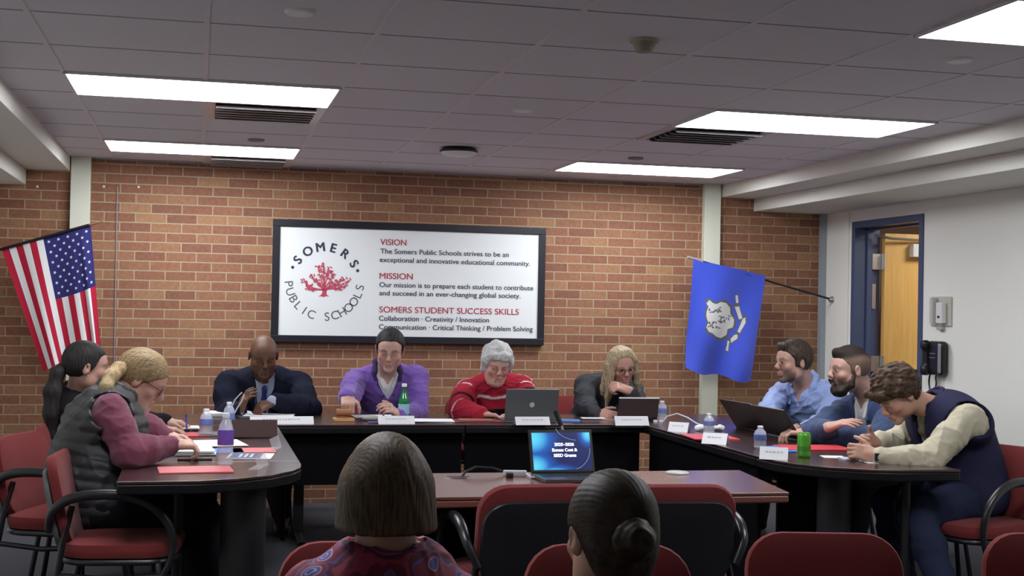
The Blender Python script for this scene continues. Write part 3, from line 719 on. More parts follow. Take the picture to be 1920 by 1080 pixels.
for L_ in leaves:
    for _ in range(2):
        a=rs.uniform(0,2*pi); c=L_+np.array([rs.uniform(-.016,.016),-.0012-.00004*len(leaves)*rs.random(),rs.uniform(-.012,.018)]); ca,sa=cos(a),sin(a); l,w=.0125,.0052
        tr.add([c+np.array([ca*u-sa*v,0,sa*u+ca*v]) for u,v in ((-l,0),(-l*.3,w),(l*.4,w*.8),(l,0),(l*.4,-w*.8),(-l*.3,-w))],[(0,1,2,3,4,5)])
tr.build('tree_emblem',mat('emblem_red',(.55,.06,.11),.5),sg,fixn=False)

# ------------------------------------------------------------------ flags
def flag_fn(c00,c10,c01,c11,wave):
    c00,c10,c01,c11=[np.array(c,float) for c in (c00,c10,c01,c11)]
    def fn(u,v):
        P=(1-u)*(1-v)*c00+u*(1-v)*c10+(1-u)*v*c01+u*v*c11; return P+np.array(wave(u,v))
    return fn
def on_flag(fn,mb,poly,mi,off=-.002):
    mb.add([fn(u,v)+np.array([0,off,0]) for u,v in poly],[tuple(range(len(poly)))],mi)
fl=thing('flag','american flag with stars and stripes hanging down on the brick wall at the far left','flag')
Yf=9.38
def wv(u,v): 
    fold=math.exp(-((u-.90)/.05)**2)*(v**.7)
    return (.012*sin(u*9+1)*v-.018*fold*0, .022*sin(u*13+v*2)*(.25+.75*v)-.05*fold, .008*sin(u*7)*v)
us=flag_fn(at(3,467,Yf),at(170,422,Yf),at(78,697,Yf-.03),at(190,652,Yf-.03),wv)
w_=mat('flag_white',(.72,.72,.72),.85); r_=mat('flag_red',(.42,.018,.045),.85); b_=mat('flag_blue',(.030,.03,.14),.85)
cu=6/13
mb=MB().grid(us,104,80,mfn=lambda u,v:(2 if (u>cu and v<.50) else (1 if int(u*13)%2==0 else 0)))
for i in range(11):           # 50 stars, eleven columns down the hanging canton
    n=5 if i%2==0 else 4
    for j in range(n):
        v=.50*(i+1)/12; u=cu+(1-cu)*((2*j+1)/10 if n==5 else (2*j+2)/10)
        poly=[]
        for k in range(10):
            a=R(36*k+10); rr=.0165 if k%2==0 else .0066; poly.append((u+rr*sin(a)*1.25,v+rr*cos(a)*.88))
        c=us(u,v); q=[us(a_,min(max(b2_,0),1))+np.array([0,-.0025,0]) for a_,b2_ in poly]
        mb.add([c+np.array([0,-.0025,0])]+q,[(0,1+k,1+(k+1)%10) for k in range(10)],0)
mb.build('flag_cloth',[w_,r_,b_],fl,True,fixn=False)
A=at(192,415,Yf-.01); B=at(3,467,Yf-.01); D=nrm(B-A); E_=A+D*1.25
MB().tube([A+D*.09,E_],.010,8).build('flag_pole',mat('pole_black',(.012,.01,.012),.4),fl,True)
MB().tube([A,A+D*.09],[.004,.008],8).build('pole_tip',mat('pole_brass',(.35,.22,.10),.35,metal=.6),fl,True)
fl2=thing('flag','blue state flag with a white shield of grapevines hanging beside the right cream column','flag')
P0=at(1562,562,9.49); P0[0]=XR; P1=at(1289,482,9.33); 
def alongp(px):  # point of the pole at pixel column px
    best=min((np.linalg.norm(((P0+(P1-P0)*t)-np.array([0,0,CH]))@np.stack([_r,_f],1)@np.array([1,-(px-960)/FPX])),t) for t in np.linspace(0,1,400)); return P0+(P1-P0)*best[1]
Ya=alongp(1300)[1]-.012; Yb=alongp(1433)[1]-.012
def wv2(u,v): return (0,.028*sin(u*10+v*3)*(.15+.85*v)+.02*sin(u*4-v*6)*v,.014*sin(u*11+2)*v*v)
ct=flag_fn(at(1300,485,Ya),at(1435,517,Yb),at(1286,693,Ya-.02),at(1406,717,Yb-.03),wv2)
cb=mat('state_blue',(.035,.075,.60),.6,sheen=.3); cw_=mat('emblem_silver',(.62,.62,.62),.6); cg=mat('emblem_grey',(.10,.11,.11),.7)
mb=MB().grid(ct,60,90)
def uvp(x,y):   # crop pixel of the flag picture -> flag u,v  (crop scale 4.155, origin 1280,470)
    px,py=1280+x/4.155,470+y/4.155
    u,v=.4,.5
    for _ in range(12):
        P=ct(u,v); q=P-np.array([0,0,CH]); z=q@_f; X=960+FPX*(q@_r)/z; Y=540-FPX*(q@_u)/z
        u+=(px-X)/133*.9; v+=((py-Y)-(px-X)*.25)/205*.9
    return u,v
sh=[(178,402),(205,375),(228,398),(262,410),(300,392),(345,402),(375,440),(378,490),(410,540),(400,600),(355,618),(345,665),(300,690),(262,680),(228,650),(200,640),(178,600),(196,560),(180,520),(182,470),(198,430)]
cs=np.mean(sh,0); rs=random.Random(2); polys=[]
def grow(q,k): c=np.mean(q,0); return [tuple(c+(np.array(p)-c)*k) for p in q]
for cx1,cy1 in ((252,466),(322,535),(238,580)):
    for k in range(15):
        a=rs.uniform(0,6.28); c=(cx1+rs.uniform(-46,46),cy1+rs.uniform(-26,26)); l=rs.uniform(10,18); w=6
        polys.append(([(c[0]+cos(a)*u-sin(a)*v,c[1]+sin(a)*u+cos(a)*v) for u,v in ((-l,0),(0,w),(l,0),(0,-w))],2))
polys.append((grow(sh,.94),1)); polys.append((grow(sh,1.08),2))
rb=[[(408,345),(430,340),(438,410),(414,415)],[(400,430),(440,425),(470,535),(440,545)],[(470,520),(492,512),(495,560),(440,655),(420,640)],[(405,650),(435,650),(430,685),(375,725),(365,690)],[(348,690),(368,700),(352,790),(334,784)]]
for q in rb: polys.append((grow(q,.84),1))
for q in rb: polys.append((grow(q,1.22),2))
def inside(x,y,q):
    r=False; j=len(q)-1
    for i in range(len(q)):
        if (q[i][1]>y)!=(q[j][1]>y) and x<(q[j][0]-q[i][0])*(y-q[i][1])/(q[j][1]-q[i][1])+q[i][0]: r=not r
        j=i
    return r
def emblem(u,v):
    if not(.12<u<.85 and .2<v<.85): return 0
    P=ct(u,v); q=P-np.array([0,0,CH]); z=q@_f; x=(960+FPX*(q@_r)/z-1280)*4.155; y=(540-FPX*(q@_u)/z-470)*4.155
    for q,m in polys:
        if inside(x,y,q): return m
    return 0
mb=MB().grid(ct,150,220,mfn=emblem)
mb.build('flag_cloth',[cb,cw_,cg],fl2,True,fixn=False)
MB().tube([P0,P1+(P0-P1)*.07],.0085,8).build('flag_pole',MATS['pole_black'],fl2,True)
MB().tube([P1,P1+(P0-P1)*.10],.0105,8).build('pole_tip',mat('tip_silver',(.6,.58,.58),.3,metal=.6),fl2,True)
MB().lathe([(.03,0),(.03,.006),(.014,.03),(.001,.032)],P0,14,rotm(0,R(-90),0)).build('wall_bracket',M_steel,fl2,True)
# ------------------------------------------------------------------ tables
TZ=.745
M_edge=mat('edge_black',(.006,.006,.007),.4,spec=.3); M_tw=MATS['table_wood']
def table(lb,poly,loc,legs,panels,topm=M_tw,edgem=M_edge,edge_t=.042,name='conference_table',g='dark conference tables in a U'):
    t=thing(name,lb,'table',loc,group=g); n=len(poly)
    rel_=[(x-loc[0],y-loc[1]) for x,y in poly]
    MB().prism(rel_,TZ-.012,TZ).build('tabletop',topm,t,bevel=.003)
    c=np.mean(rel_,0)
    MB().prism([(x,y) for x,y in rel_],TZ-.012-edge_t,TZ-.0125).build('edge_band',edgem,t,bevel=.008)
    for a,b in panels: rel(MB().b2((*a[:2],a[2]),(*b[:2],b[2])),(*loc[:2],0)).build('modesty_panel',mat('panel_black',(.004,.004,.005),.8,spec=.05),t,bevel=.003)
    for L_ in legs:
        mb=MB()
        if L_[0]=='slab': _,x,y,w,d_=L_; mb.b2((x-w/2,y-d_/2,0),(x+w/2,y+d_/2,TZ-.05))
        if L_[0]=='drum': _,x,y,r=L_; mb.lathe([(r*1.5,0),(r*1.5,.02),(r,.035),(r,TZ-.05)],(x,y,0),24)
        if L_[0]=='t': _,x,y,ax=L_; dx,dy=((.28,0) if ax=='x' else (0,.28)); mb.b2((x-.03,y-.03,.03),(x+.03,y+.03,TZ-.05)); mb.tube([(x-dx,y-dy,.025),(x-dx*.9,y-dy*.9,.045),(x+dx*.9,y+dy*.9,.045),(x+dx,y+dy,.025)],.024,8); mb.b2((x-dx*.9-.02,y-dy*.9-.02,TZ-.07),(x+dx*.9+.02,y+dy*.9+.02,TZ-.045))
        if L_[0]=='post': _,x,y=L_; mb.tube([(x,y,0),(x,y,TZ-.05)],.022,10)
        rel(mb,(*loc[:2],0)).build('leg',mat('leg_black',(.006,.006,.007),.55),t,bevel=.004 if L_[0]!='drum' else 0,smooth=L_[0]=='drum')
    return t
BX0,BXM,BX1=-.30,1.575,3.45; BY0,BY1=7.74,8.50
table('straight dark table along the brick wall under the two men',[(BX0,BY0),(BXM-.002,BY0),(BXM-.002,BY1),(BX0,BY1)],((BX0+BXM)/2,8.12,0),[('t',.62,8.15,'y'),('t',1.40,8.15,'y'),('t',-.12,8.15,'y')],[((.47,7.80,.385),(BXM-.01,7.82,.70))])
table('straight dark table along the brick wall under the two women',[(BXM+.002,BY0),(BX1,BY0),(BX1,BY1),(BXM+.002,BY1)],((BX1+BXM)/2,8.12,0),[('t',1.75,8.15,'y'),('t',3.25,8.15,'y')],[((BXM+.01,7.80,.30),(2.70,7.82,.70))])
LX0,LX1=-.30,.455; SY=5.97
table('left dark table running towards the brick wall',[(LX0,SY+.002),(LX1,SY+.002),(LX1,BY0-.003),(LX0,BY0-.003)],(.08,6.85,0),[('t',.07,7.45,'x'),('t',.07,6.2,'x')],[((.40,6.3,.33),(.42,7.73,.70))])
def dend(x0,x1,y1,y0,flip=False):
    P=[(x0,y1),(x0,y0+.0)]
    pts=[(0,0),(.42,.0),(.62,.055),(.80,.15),(.93,.29),(.985,.40),(1,.52)]
    W=x1-x0
    for a,b in pts: P.append((x0+W*a,y0+b*(.62/.62)))
    P.append((x1,y1)); Q=[]
    for q in P:
        if not Q or abs(q[0]-Q[-1][0])+abs(q[1]-Q[-1][1])>.004: Q.append(q)
    if flip: Q=[(x0+x1-x,y) for x,y in Q][::-1]
    return Q
table('rounded end section of the left table nearest the camera',dend(LX0,LX1,SY-.002,5.345),(.08,5.7,0),[('drum',.20,5.66,.095),('post',-.07,5.75)],[],)
RX0,RX1=2.70,3.45; SY2=6.05
table('right dark table running towards the brick wall',[(RX0,SY2+.002),(RX1,SY2+.002),(RX1,BY0-.003),(RX0,BY0-.003)],(3.07,6.9,0),[('t',3.1,7.45,'x'),('t',3.1,6.3,'x')],[((2.74,6.1,.06),(2.76,7.73,.70))])
table('rounded end section of the right table nearest the camera',dend(RX0,RX1,SY2-.002,5.43,True),(3.07,5.75,0),[('drum',2.99,5.78,.08),('post',3.28,5.62)],[((2.80,6.0,.06),(3.0,6.02,.68))])
table('brown rectangular presentation table with the open laptop in front of the audience',[(.60,4.80),(2.29,4.80),(2.38,5.50),(.60,5.50)],(1.45,5.15,0),[('t',.85,5.15,'y'),('t',2.05,5.15,'y')],[((.70,5.14,.12),(2.2,5.16,.69))],MATS['table_wood2'],mat('edge_brown',(.16,.055,.040),.4),.03,name='presentation_table',g=None)

# ------------------------------------------------------------------ chairs
M_red=mat('red_fabric',(.175,.028,.028),.9,noise=.25,nscale=300,bump=.3,bscale=600,sheen=.1); M_shell=mat('chair_shell',(.014,.014,.016),.32); M_gshell=mat('chair_shell_grey',(.11,.12,.12),.5)
def pillow(mb,w,h,t,r,curve=0,fn=None,n=6):
    """soft slab in XZ with rounded outline; front is -Y"""
    out=rrect(w,h,r,n); m=len(out); rings=[]
    for s,y in ((.55,-t*.5-.006),(.85,-t*.5),(.96,-t*.36),(1,-t*.08),(1,t*.1),(.96,t*.38),(.85,t*.5),(.55,t*.5+.004)):
        rings.append([(x*s if s<.9 else x*(1-(1-s)*.6), y, z*s if s<.9 else z*(1-(1-s)*.6)) for x,z in out])
    V=[(0,-t*.5-.008,0)]+[v for rg in rings for v in rg]+[(0,t*.5+.005,0)]
    V=[(x,y+curve*x*x,z) for x,y,z in V]; F=[]
    for i in range(m): F.append((0,1+(i+1)%m,1+i))
    for k in range(len(rings)-1):
        for i in range(m):
            a=1+k*m+i; b=1+k*m+(i+1)%m; F.append((a,b,b+m,a+m))
    e=len(V)-1; o=1+(len(rings)-1)*m
    for i in range(m): F.append((e,o+i,o+(i+1)%m))
    if fn: V=[fn(*v) for v in V]
    return mb.add(V,F)
def cr(P,r,n=4):
    P=[np.array(p,float) for p in P]; o=[];q=[]
    for i in range(len(P)-1):
        a=P[max(i-1,0)];b=P[i];c=P[i+1];d=P[min(i+2,len(P)-1)]
        for k in range(n):
            t=k/n; o.append(.5*((2*b)+(c-a)*t+(2*a-5*b+4*c-d)*t*t+(3*b-a-3*c+d)*t**3)); q.append(r[i]*(1-t)+r[i+1]*t)
    return o+[P[-1]],q+[r[-1]]
def make_chair(lb,shell,shm,arms=True,dark_back=True,legs4=True):
    t=thing('armchair',lb,'chair')
    # chair faces +Y, seat top .47
    lay=lambda x,y,z:(x,z+.0,.445-y)      # pillow laid flat
    mb=MB(); pillow(mb,.49,.47,.07,.13,0,lambda x,y,z:(x,z+.01,.44-y)); mb.build('seat',M_red,t,True)
    tilt=R(12)
    def bk(x,y,z):
        y=y-.0; zz=z*cos(tilt)-y*sin(tilt); yy=-z*sin(tilt)-y*cos(tilt); return (x,yy-.235,zz+.635)
    mb=MB(); pillow(mb,.46,.37,.05,.11,.35,lambda x,y,z:bk(x,y-.35*x*x*2+.0,z)); mb.build('backrest',M_red,t,True)
    if shell:
        mb=MB(); pillow(mb,.435,.325,.028,.095,.35,lambda x,y,z:bk(x,y-.35*x*x*2+.036,z-.03)); mb.build('back_shell',shm,t,True)
        mb=MB(); pillow(mb,.49,.47,.03,.13,0,lambda x,y,z:(x,z+.01,.395-y)); mb.build('seat_shell',M_shell,t,True)
    else:
        MB().tube([(-.17,.0,.40),(.17,.0,.40)],.012,6).build('cross_bar',M_dark,t,True)
    for s in (-1,1):
        f=[(s*.245,.19,.30),(s*.25,.20,.15),(s*.255,.235,0.0)]; MB().tube([(s*.21,.17,.40),(s*.245,.19,.33)]+f,.013,8).build('leg',M_dark,t,True)
        MB().tube([(s*.20,-.17,.62),(s*.225,-.20,.47),(s*.245,-.22,.30),(s*.255,-.27,0.0)],.013,8).build('leg',M_dark,t,True)
        if arms:
            P=[(s*.225,-.255,.52),(s*.262,-.235,.60),(s*.27,-.17,.655),(s*.272,-.06,.675),(s*.27,.06,.668),(s*.268,.16,.625),(s*.262,.225,.54),(s*.255,.235,.43),(s*.248,.20,.345)]
            P2,r2=cr(P,[.014,.018,.021,.022,.022,.021,.018,.014,.013]); MB().tube(P2,r2,10).build('armrest',M_shell,t,True)
            MB().tube([(s*.248,.20,.345),(s*.247,0,.33),(s*.24,-.21,.345)],.012,8).build('side_rail',M_dark,t,True)
    return t
def place(c,x,y,th,lb=None):
    c.location=(x,y,0); c.rotation_euler=(0,0,th-pi/2)
    if lb: c['label']=lb
    return c
cg_=make_chair('empty red armchair with a grey back shell at the far left edge',True,M_gshell); cg_['group']='red armchairs round the tables'
cb_=make_chair('black-backed armchair at the presentation table, left of the bun of hair',True,M_shell); cb_['group']='black-backed chairs at the presentation table'

def placeback(c,px,py,Y,th,lb=None):
    P=at(px,py,Y); return place(c,P[0]+cos(th)*.27,P[1]+sin(th)*.27,th,lb)
def wc(x,y,th,lb): c=copy_tree(cg_); place(c,x,y,th,lb); return c
wc(.36,8.98,R(-90),'red-backed chair hidden by the man in the navy suit'); wc(1.27,9.0,R(-90),'red-backed chair hidden by the man in the purple sweater')
wc(1.95,8.98,R(-90),'chair behind the grey-haired woman in red'); wc(2.60,8.98,R(-90),'red chair behind the blonde woman in the grey jacket')
wc(3.86,7.72,R(195),'armchair under the man in the light blue shirt'); wc(3.92,6.75,R(185),'armchair under the bearded man in navy')
placeback(cg_,30,885,6.55,R(-22)); placeback(copy_tree(cg_),90,830,7.15,R(-12),'red armchair the dark-haired woman in black sits on')
placeback(copy_tree(cg_),108,895,5.78,R(-6),'red armchair with a black arm under the woman in the padded vest')
placeback(cb_,1013,1000,4.60,R(92)); placeback(copy_tree(cb_),1272,1000,4.55,R(86),'black-backed armchair at the presentation table, below the white disc')
placeback(copy_tree(cg_),1884,900,5.82,R(200),'red armchair with a curved black arm behind the young man in the vest')
ca=make_chair('fully red audience chair behind the shoulder of the woman in paisley',False,None); ca['group']='red audience chairs in a row'
placeback(ca,682,1040,3.55,R(-93)); placeback(copy_tree(ca),1137,1040,3.42,R(-98),'fully red audience chair behind the woman with the hair bun')
placeback(copy_tree(ca),1539,1040,3.52,R(-102),'fully red audience chair alone in the right foreground')
placeback(copy_tree(ca),1976,1040,3.42,R(-102),'fully red audience chair cut off by the bottom right corner')
place(copy_tree(ca),.42,2.86,R(90),'chair under the woman in the paisley blouse'); place(copy_tree(ca),.80,2.46,R(90),'chair under the woman with the hair bun')
# ------------------------------------------------------------------ the eleven people
T_=lambda x,y,Y: at(x,y,Y)
M_suit=mat('suit_navy',(.009,.011,.024),.85,bump=.2,bscale=500); M_trou=mat('trousers_dark',(.012,.012,.016),.9); M_shoe=mat('shoe_black',(.01,.01,.012),.35)
M_shirtw=mat('shirt_white',(.62,.62,.62),.8); 
def glasses(p,m,dy=0,w=.027):
    for s in (1,-1):
        c=p.h(s*.031,.099,.004)-p.root_np; mb=MB(); X=p.Mh[:,0];Z=p.Mh[:,2];Yv=p.Mh[:,1]; hs=p.hs
        mb.tube([c+(X*cos(a)*w*.82+Z*(sin(a)*.019-.003)-Yv*abs(cos(a))*(.004))*hs for a in np.linspace(0,2*pi,17)[:-1]],.0022,6,closed=True); mb.build('glasses_rim',m,p.root,True)
        MB().tube([p.h(s*.054,.094,.008)-p.root_np,p.h(s*.072,.07,.010)-p.root_np,p.h(s*.080,.0,.012)-p.root_np],.002,6).build('glasses_temple',m,p.root,True)
    MB().tube([p.h(-.011,.103,.006)-p.root_np,p.h(0,.108,.009)-p.root_np,p.h(.011,.103,.006)-p.root_np],.002,6).build('glasses_bridge',m,p.root,True)
_mk=make_person
def make_person(*a,**k):
    p=_mk(*a,**k); p.root_np=np.array(p.root.location); return p

def build_suit():
    H=T_(494,668,8.42)
    p=make_person('man in a navy suit and blue tie looking down at his papers',(.40,8.90),R(-90),H,hyaw=R(-86),hpitch=20,hs=1.10,skin=(.135,.062,.036),hair=(.02,.012,.01),w=1.14,belly=.02,fat=.012,
      neck=T_(497,699,8.58),shw=.20,armr=1.15,eyes='down',jaw=1.12,lipc=(.12,.045,.035),beard=.25,
      arms=[dict(w=T_(449,772,8.30),e=T_(424,778,8.50),d=T_(466,730,8.27)-T_(449,772,8.30),n=(.8,.35,-.2),curl=(16,26,16),thumb=20,spread=9),
            dict(w=T_(512,752,8.27),e=T_(578,768,8.46),d=(-.72,-.1,-.42),n=(-.35,.2,-.75),curl=(30,34,20),thumb=38,spread=9)])
    top(p,'jacket',M_suit,t=.026,cuff=(.93,.93),neck_r=.064,v=(.42,.135),seed=2,amp=.006,freq=15)
    sh=mat('shirt_pale_blue',(.36,.40,.55),.7)
    top(p,'dress_shirt',sh,t=.010,cuff=(1.0,1.0),neck_r=.060,amp=.002)
    ring(p,'shirt_collar',sh,r=.064,z=-.012,hgt=.032,open_=.35)
    F=Field(); q=[on_torso(p,0,z)+np.array([0,-.018,0]) for z in (-.055,-.075,-.16,-.25,-.34)]
    F.chain(q,[.019,.014,.020,.025,.027],k=.01); field_obj(p,'necktie',F,.006,mat('tie_blue',(.02,.025,.16),.5))
    for s in (1,-1):
        F=Field(); pts=[p.N+p.T2@np.array([s*.062,-.03,.006]),p.N+p.T2@np.array([s*.080,.04,-.025]),on_torso(p,s*.085,-.14)+np.array([0,-.03,0]),on_torso(p,s*.03,-.28)+np.array([0,-.032,0])]
        F.chain(pts,[.012,.016,.018,.007],k=.02); field_obj(p,'lapel',F,.006,M_suit)
    mb=MB()
    q=[on_torso(p,.052,z)+np.array([0,-.020,0])-p.root_np for z in np.linspace(-.07,-.36,8)]
    mb.tube(q,.010,8,flat=(1,.3)); mb.build('lanyard',mat('lanyard_blue',(.30,.38,.62),.6,noise=.6,nscale=60),p.root,True)
    trousers(p,M_suit); shoes(p,M_shoe)
    c=p.wr[1]+nrm(p.el[1]-p.wr[1])*.012-p.root_np; a=nrm(p.el[1]-p.wr[1])
    u=nrm(np.cross(a,(0,0,1)));v=np.cross(a,u); MB().tube([c+(u*cos(t)+v*sin(t)*.85)*.034 for t in np.linspace(0,2*pi,13)[:-1]],.006,6,closed=True).build('watch',mat('watch_steel',(.4,.38,.36),.25,metal=.8),p.root,True)
def build_purple():
    H=T_(731,657,8.40)
    p=make_person('man in a purple quarter-zip sweater resting a fist on the gavel block',(1.25,8.90),R(-90),H,hyaw=R(-101),hpitch=17,hroll=-3,hs=1.10,skin=(.50,.30,.235),hair=(.014,.012,.012),
      neck=T_(725,690,8.56),w=1.06,fat=.01,shw=.19,armr=1.1,eyes='down',jaw=1.05,
      arms=[dict(w=T_(651,743,8.13),e=T_(657,742,8.38),d=(-.03,-.75,-.42),n=(0,.4,-.8),curl=(60,80,55),thumb=35,spread=4,tc=40,sc=1.12),
            dict(w=T_(747,779,8.20),e=T_(783,776,8.42),d=T_(722,757,8.12)-T_(747,779,8.20),n=(-.5,.5,-.6),curl=(30,42,25),thumb=30)])
    pk=mat('purple_knit',(.165,.085,.36),.9,bump=.4,bscale=600,sheen=.25)
    top(p,'sweater',pk,t=.020,cuff=(.98,.96),neck_r=.068,v=(.175,.52),seed=3,amp=.006,freq=18)
    top(p,'polo_shirt',M_shirtw,t=.009,sleeves=False,neck_r=.060,v=(.075,.5),amp=.002)
    pc=mat('purple_collar',(.055,.040,.11),.9)
    for s in (1,-1):
        F=Field(); pts=[p.N+p.T2@np.array([s*.030,-.070,.045]),p.N+p.T2@np.array([s*.072,-.03,.035]),p.N+p.T2@np.array([s*.082,.035,.0]),p.N+p.T2@np.array([s*.080,.07,-.045]),on_torso(p,s*.035,-.14)+np.array([0,-.020,0]),on_torso(p,0,-.185)+np.array([0,-.022,0])]
        F.chain(pts,[.010,.016,.018,.015,.008,.006],k=.015); field_obj(p,'zip_collar',F,.0055,pc)
        F=Field(); pts=[p.N+p.T2@np.array([s*.055,-.02,.02]),p.N+p.T2@np.array([s*.062,.045,-.015]),on_torso(p,s*.030,-.085)+np.array([0,-.020,0])]
        F.chain(pts,[.010,.014,.010],k=.015); field_obj(p,'shirt_collar',F,.0055,M_shirtw)
    F=Field(); skull(p,F,.011,rz=1.02); hairline(p,F,(.070,.078),(-.08,-.075),mid=[(.055,.066),(.03,.05),(.018,.005),(.0,.0),(-.02,.005),(-.03,-.03)]); strands(p,F,.0012)
    field_obj(p,'hair',F,.0045,hair_mat('hair_black',(.016,.014,.014),light=(.05,.048,.05)))
    trousers(p,M_trou); shoes(p,M_shoe)
    MB().tube([p.wr[1]-p.root_np+nrm(p.arms[1]['d'])*.098+np.array([0,.0,0])+np.array([.011*cos(t),0,.011*sin(t)]) for t in np.linspace(0,6.28,9)[:-1]],.002,5,closed=True).build('ring',mat('gold',(.7,.5,.25),.25,metal=1),p.root,True)
def build_gray():
    H=T_(931,684,8.36)
    def col(P):
        T=np.tile(np.array([.33,.016,.035]),(len(P),1)); best=np.full(len(P),9.); s_=np.zeros(len(P)); 
        for i in (0,1):
            acc=0
            for A,B in ((p.sh[i],p.el[i]),(p.el[i],p.wr[i])):
                ab=B-A; L=np.linalg.norm(ab); t=np.clip(((P-A)@ab)/L**2,0,1); d=np.linalg.norm(P-A-t[:,None]*ab,axis=1)
                m=d<best-1e-6; best[m]=d[m]; s_[m]=acc+t[m]*L; acc+=L
        q=(P-p.N)@p.T2; arm=(best<.080)&(s_>.03)
        x=q[:,0]; zz=q[:,2]
        lev=np.where(arm,s_+.055,-zz+.062)   # one level that wraps yoke and sleeves
        def band(a,b,c): m=(lev>a)&(lev<b); T[m]=c
        band(.100,.116,(.62,.55,.56)); band(.175,.222,(.010,.008,.012)); band(.240,.290,(.010,.008,.012)); band(.40,.412,(.55,.5,.5))
        return T
    p=make_person('grey-haired woman in a red striped sweater behind the silver laptop',(1.99,8.90),R(-90),H,hyaw=R(-90),hpitch=16,hroll=-4,hs=1.08,skin=(.52,.29,.24),hair=(.3,.3,.3),female=True,age=1,
      neck=T_(929,713,8.52),w=1.05,fat=.03,belly=.02,shw=.18,armr=1.15,eyes='down',jaw=1.05,
      arms=[dict(w=T_(903,777,8.10),e=T_(862,770,8.30),d=(.9,-.2,-.05),n=(0,-.1,-1),curl=(25,30,20)),
            dict(w=T_(968,778,8.12),e=T_(1000,770,8.32),d=(-.85,-.3,-.05),n=(0,-.1,-1),curl=(25,30,20))])
    top(p,'sweater',attr_mat('knit_striped',.9,.4,500,.2),t=.022,cuff=(.97,.97),neck_r=.062,seed=6,amp=.005,freq=17,colfn=col,h=.005)
    ring(p,'collar',mat('red_collar',(.30,.016,.035),.9),r=.066,z=-.008,hgt=.028)
    F=Field(); skull(p,F,.023,rz=1.05)
    for s in (1,-1): F.cap(p.h(s*.078,.010,.035),p.h(s*.079,-.005,-.028),.026,.020,k=.03)
    F.cap(p.h(-.045,.070,.082),p.h(.05,.074,.078),.022,.019,k=.02)
    F.ell(p.h(0,-.075,-.02),(.07,.045,.06),p.Mh,k=.03)
    hairline(p,F,(.088,.056),(-.1,-.09),mid=[(.066,.045),(.045,-.006),(.028,-.05),(-.02,-.055)]); w1=wob(3,45,.008); w2=wob(9,130,.002); F.disp=lambda P:w1(P)+w2(P)
    field_obj(p,'hair',F,.0045,hair_mat('hair_silver',(.46,.46,.45),.2,light=(.66,.67,.66),dirn=(1,1,1),scale=70))
    trousers(p,M_trou); shoes(p,M_shoe)
def build_blonde():
    H=T_(1166,688,8.30)
    gj=mat('jacket_grey',(.050,.052,.058),.9,noise=.3,nscale=80,bump=.3)
    p=make_person('blonde long-haired woman in a grey jacket leaning her chin on her hand',(2.68,8.88),R(-90),H,hyaw=R(-88),hpitch=14,hroll=6,hs=1.02,skin=(.50,.27,.21),hair=(.10,.07,.04),female=True,
      neck=T_(1150,713,8.47),w=.98,shw=.172,eyes=(.3,-.2),armr=1.05,
      arms=[dict(w=T_(1118,779,8.22),e=T_(1097,760,8.42),d=(.7,-.7,.1),n=(.6,.4,-.5),curl=(35,35,20)),
            dict(w=T_(1180,733,8.14),e=T_(1200,772,8.30),d=(-1,-.05,.35),n=(0,.6,-.8),curl=(45,60,40),thumb=20)])
    top(p,'jacket',gj,t=.022,cuff=(.97,.93),neck_r=.066,v=(.20,.4),seed=8,amp=.008,freq=16)
    top(p,'blouse',mat('blouse_navy',(.03,.035,.06),.8),t=.008,sleeves=False,neck_r=.062,v=(.06,.6))
    F=Field(); skull(p,F,.016,rz=1.05); hairline(p,F,(.070,.082),(-.1,-.1),mid=[(.056,.066),(.040,.02),(.03,-.06),(-.02,-.09)])
    hb=hair_mat('hair_blonde',(.27,.185,.095),.4,light=(.60,.50,.32),dirn=(1,1,.07),scale=150,rough=.38)
    G=lambda *a:p.h(*a)
    for s,pts,rs in ((-1,[(-.022,.040,.112),(-.066,.050,.060),(-.082,.045,-.03),(-.088,.035,-.10),(-.10,.03,-.17)],[.014,.018,.020,.022,.012]),
                 (-1,[(-.05,-.02,.09),(-.085,.0,.02),(-.095,-.005,-.07),(-.105,-.01,-.13)],[.03,.028,.026,.02]),
                 (1,[(.022,.040,.112),(.064,.048,.060),(.084,.040,-.03),(.095,.038,-.10),(.11,.045,-.18),(.125,.05,-.25)],[.014,.018,.022,.026,.024,.012]),
                 (1,[(.05,-.02,.09),(.088,.0,.02),(.100,-.01,-.07),(.110,-.02,-.14),(.120,-.03,-.18)],[.03,.03,.032,.03,.016])):
        F.chain([G(*q) for q in pts],rs,k=.016)
    F.ell(G(0,-.07,-.06),(.075,.04,.09),p.Mh,k=.04)
    strands(p,F,.0012,n=40); field_obj(p,'hair',F,.0048,hb)
    gm=mat('glasses_clear',(.10,.06,.05),.3); glasses(p,gm,w=.023)
    trousers(p,M_trou); shoes(p,M_shoe)
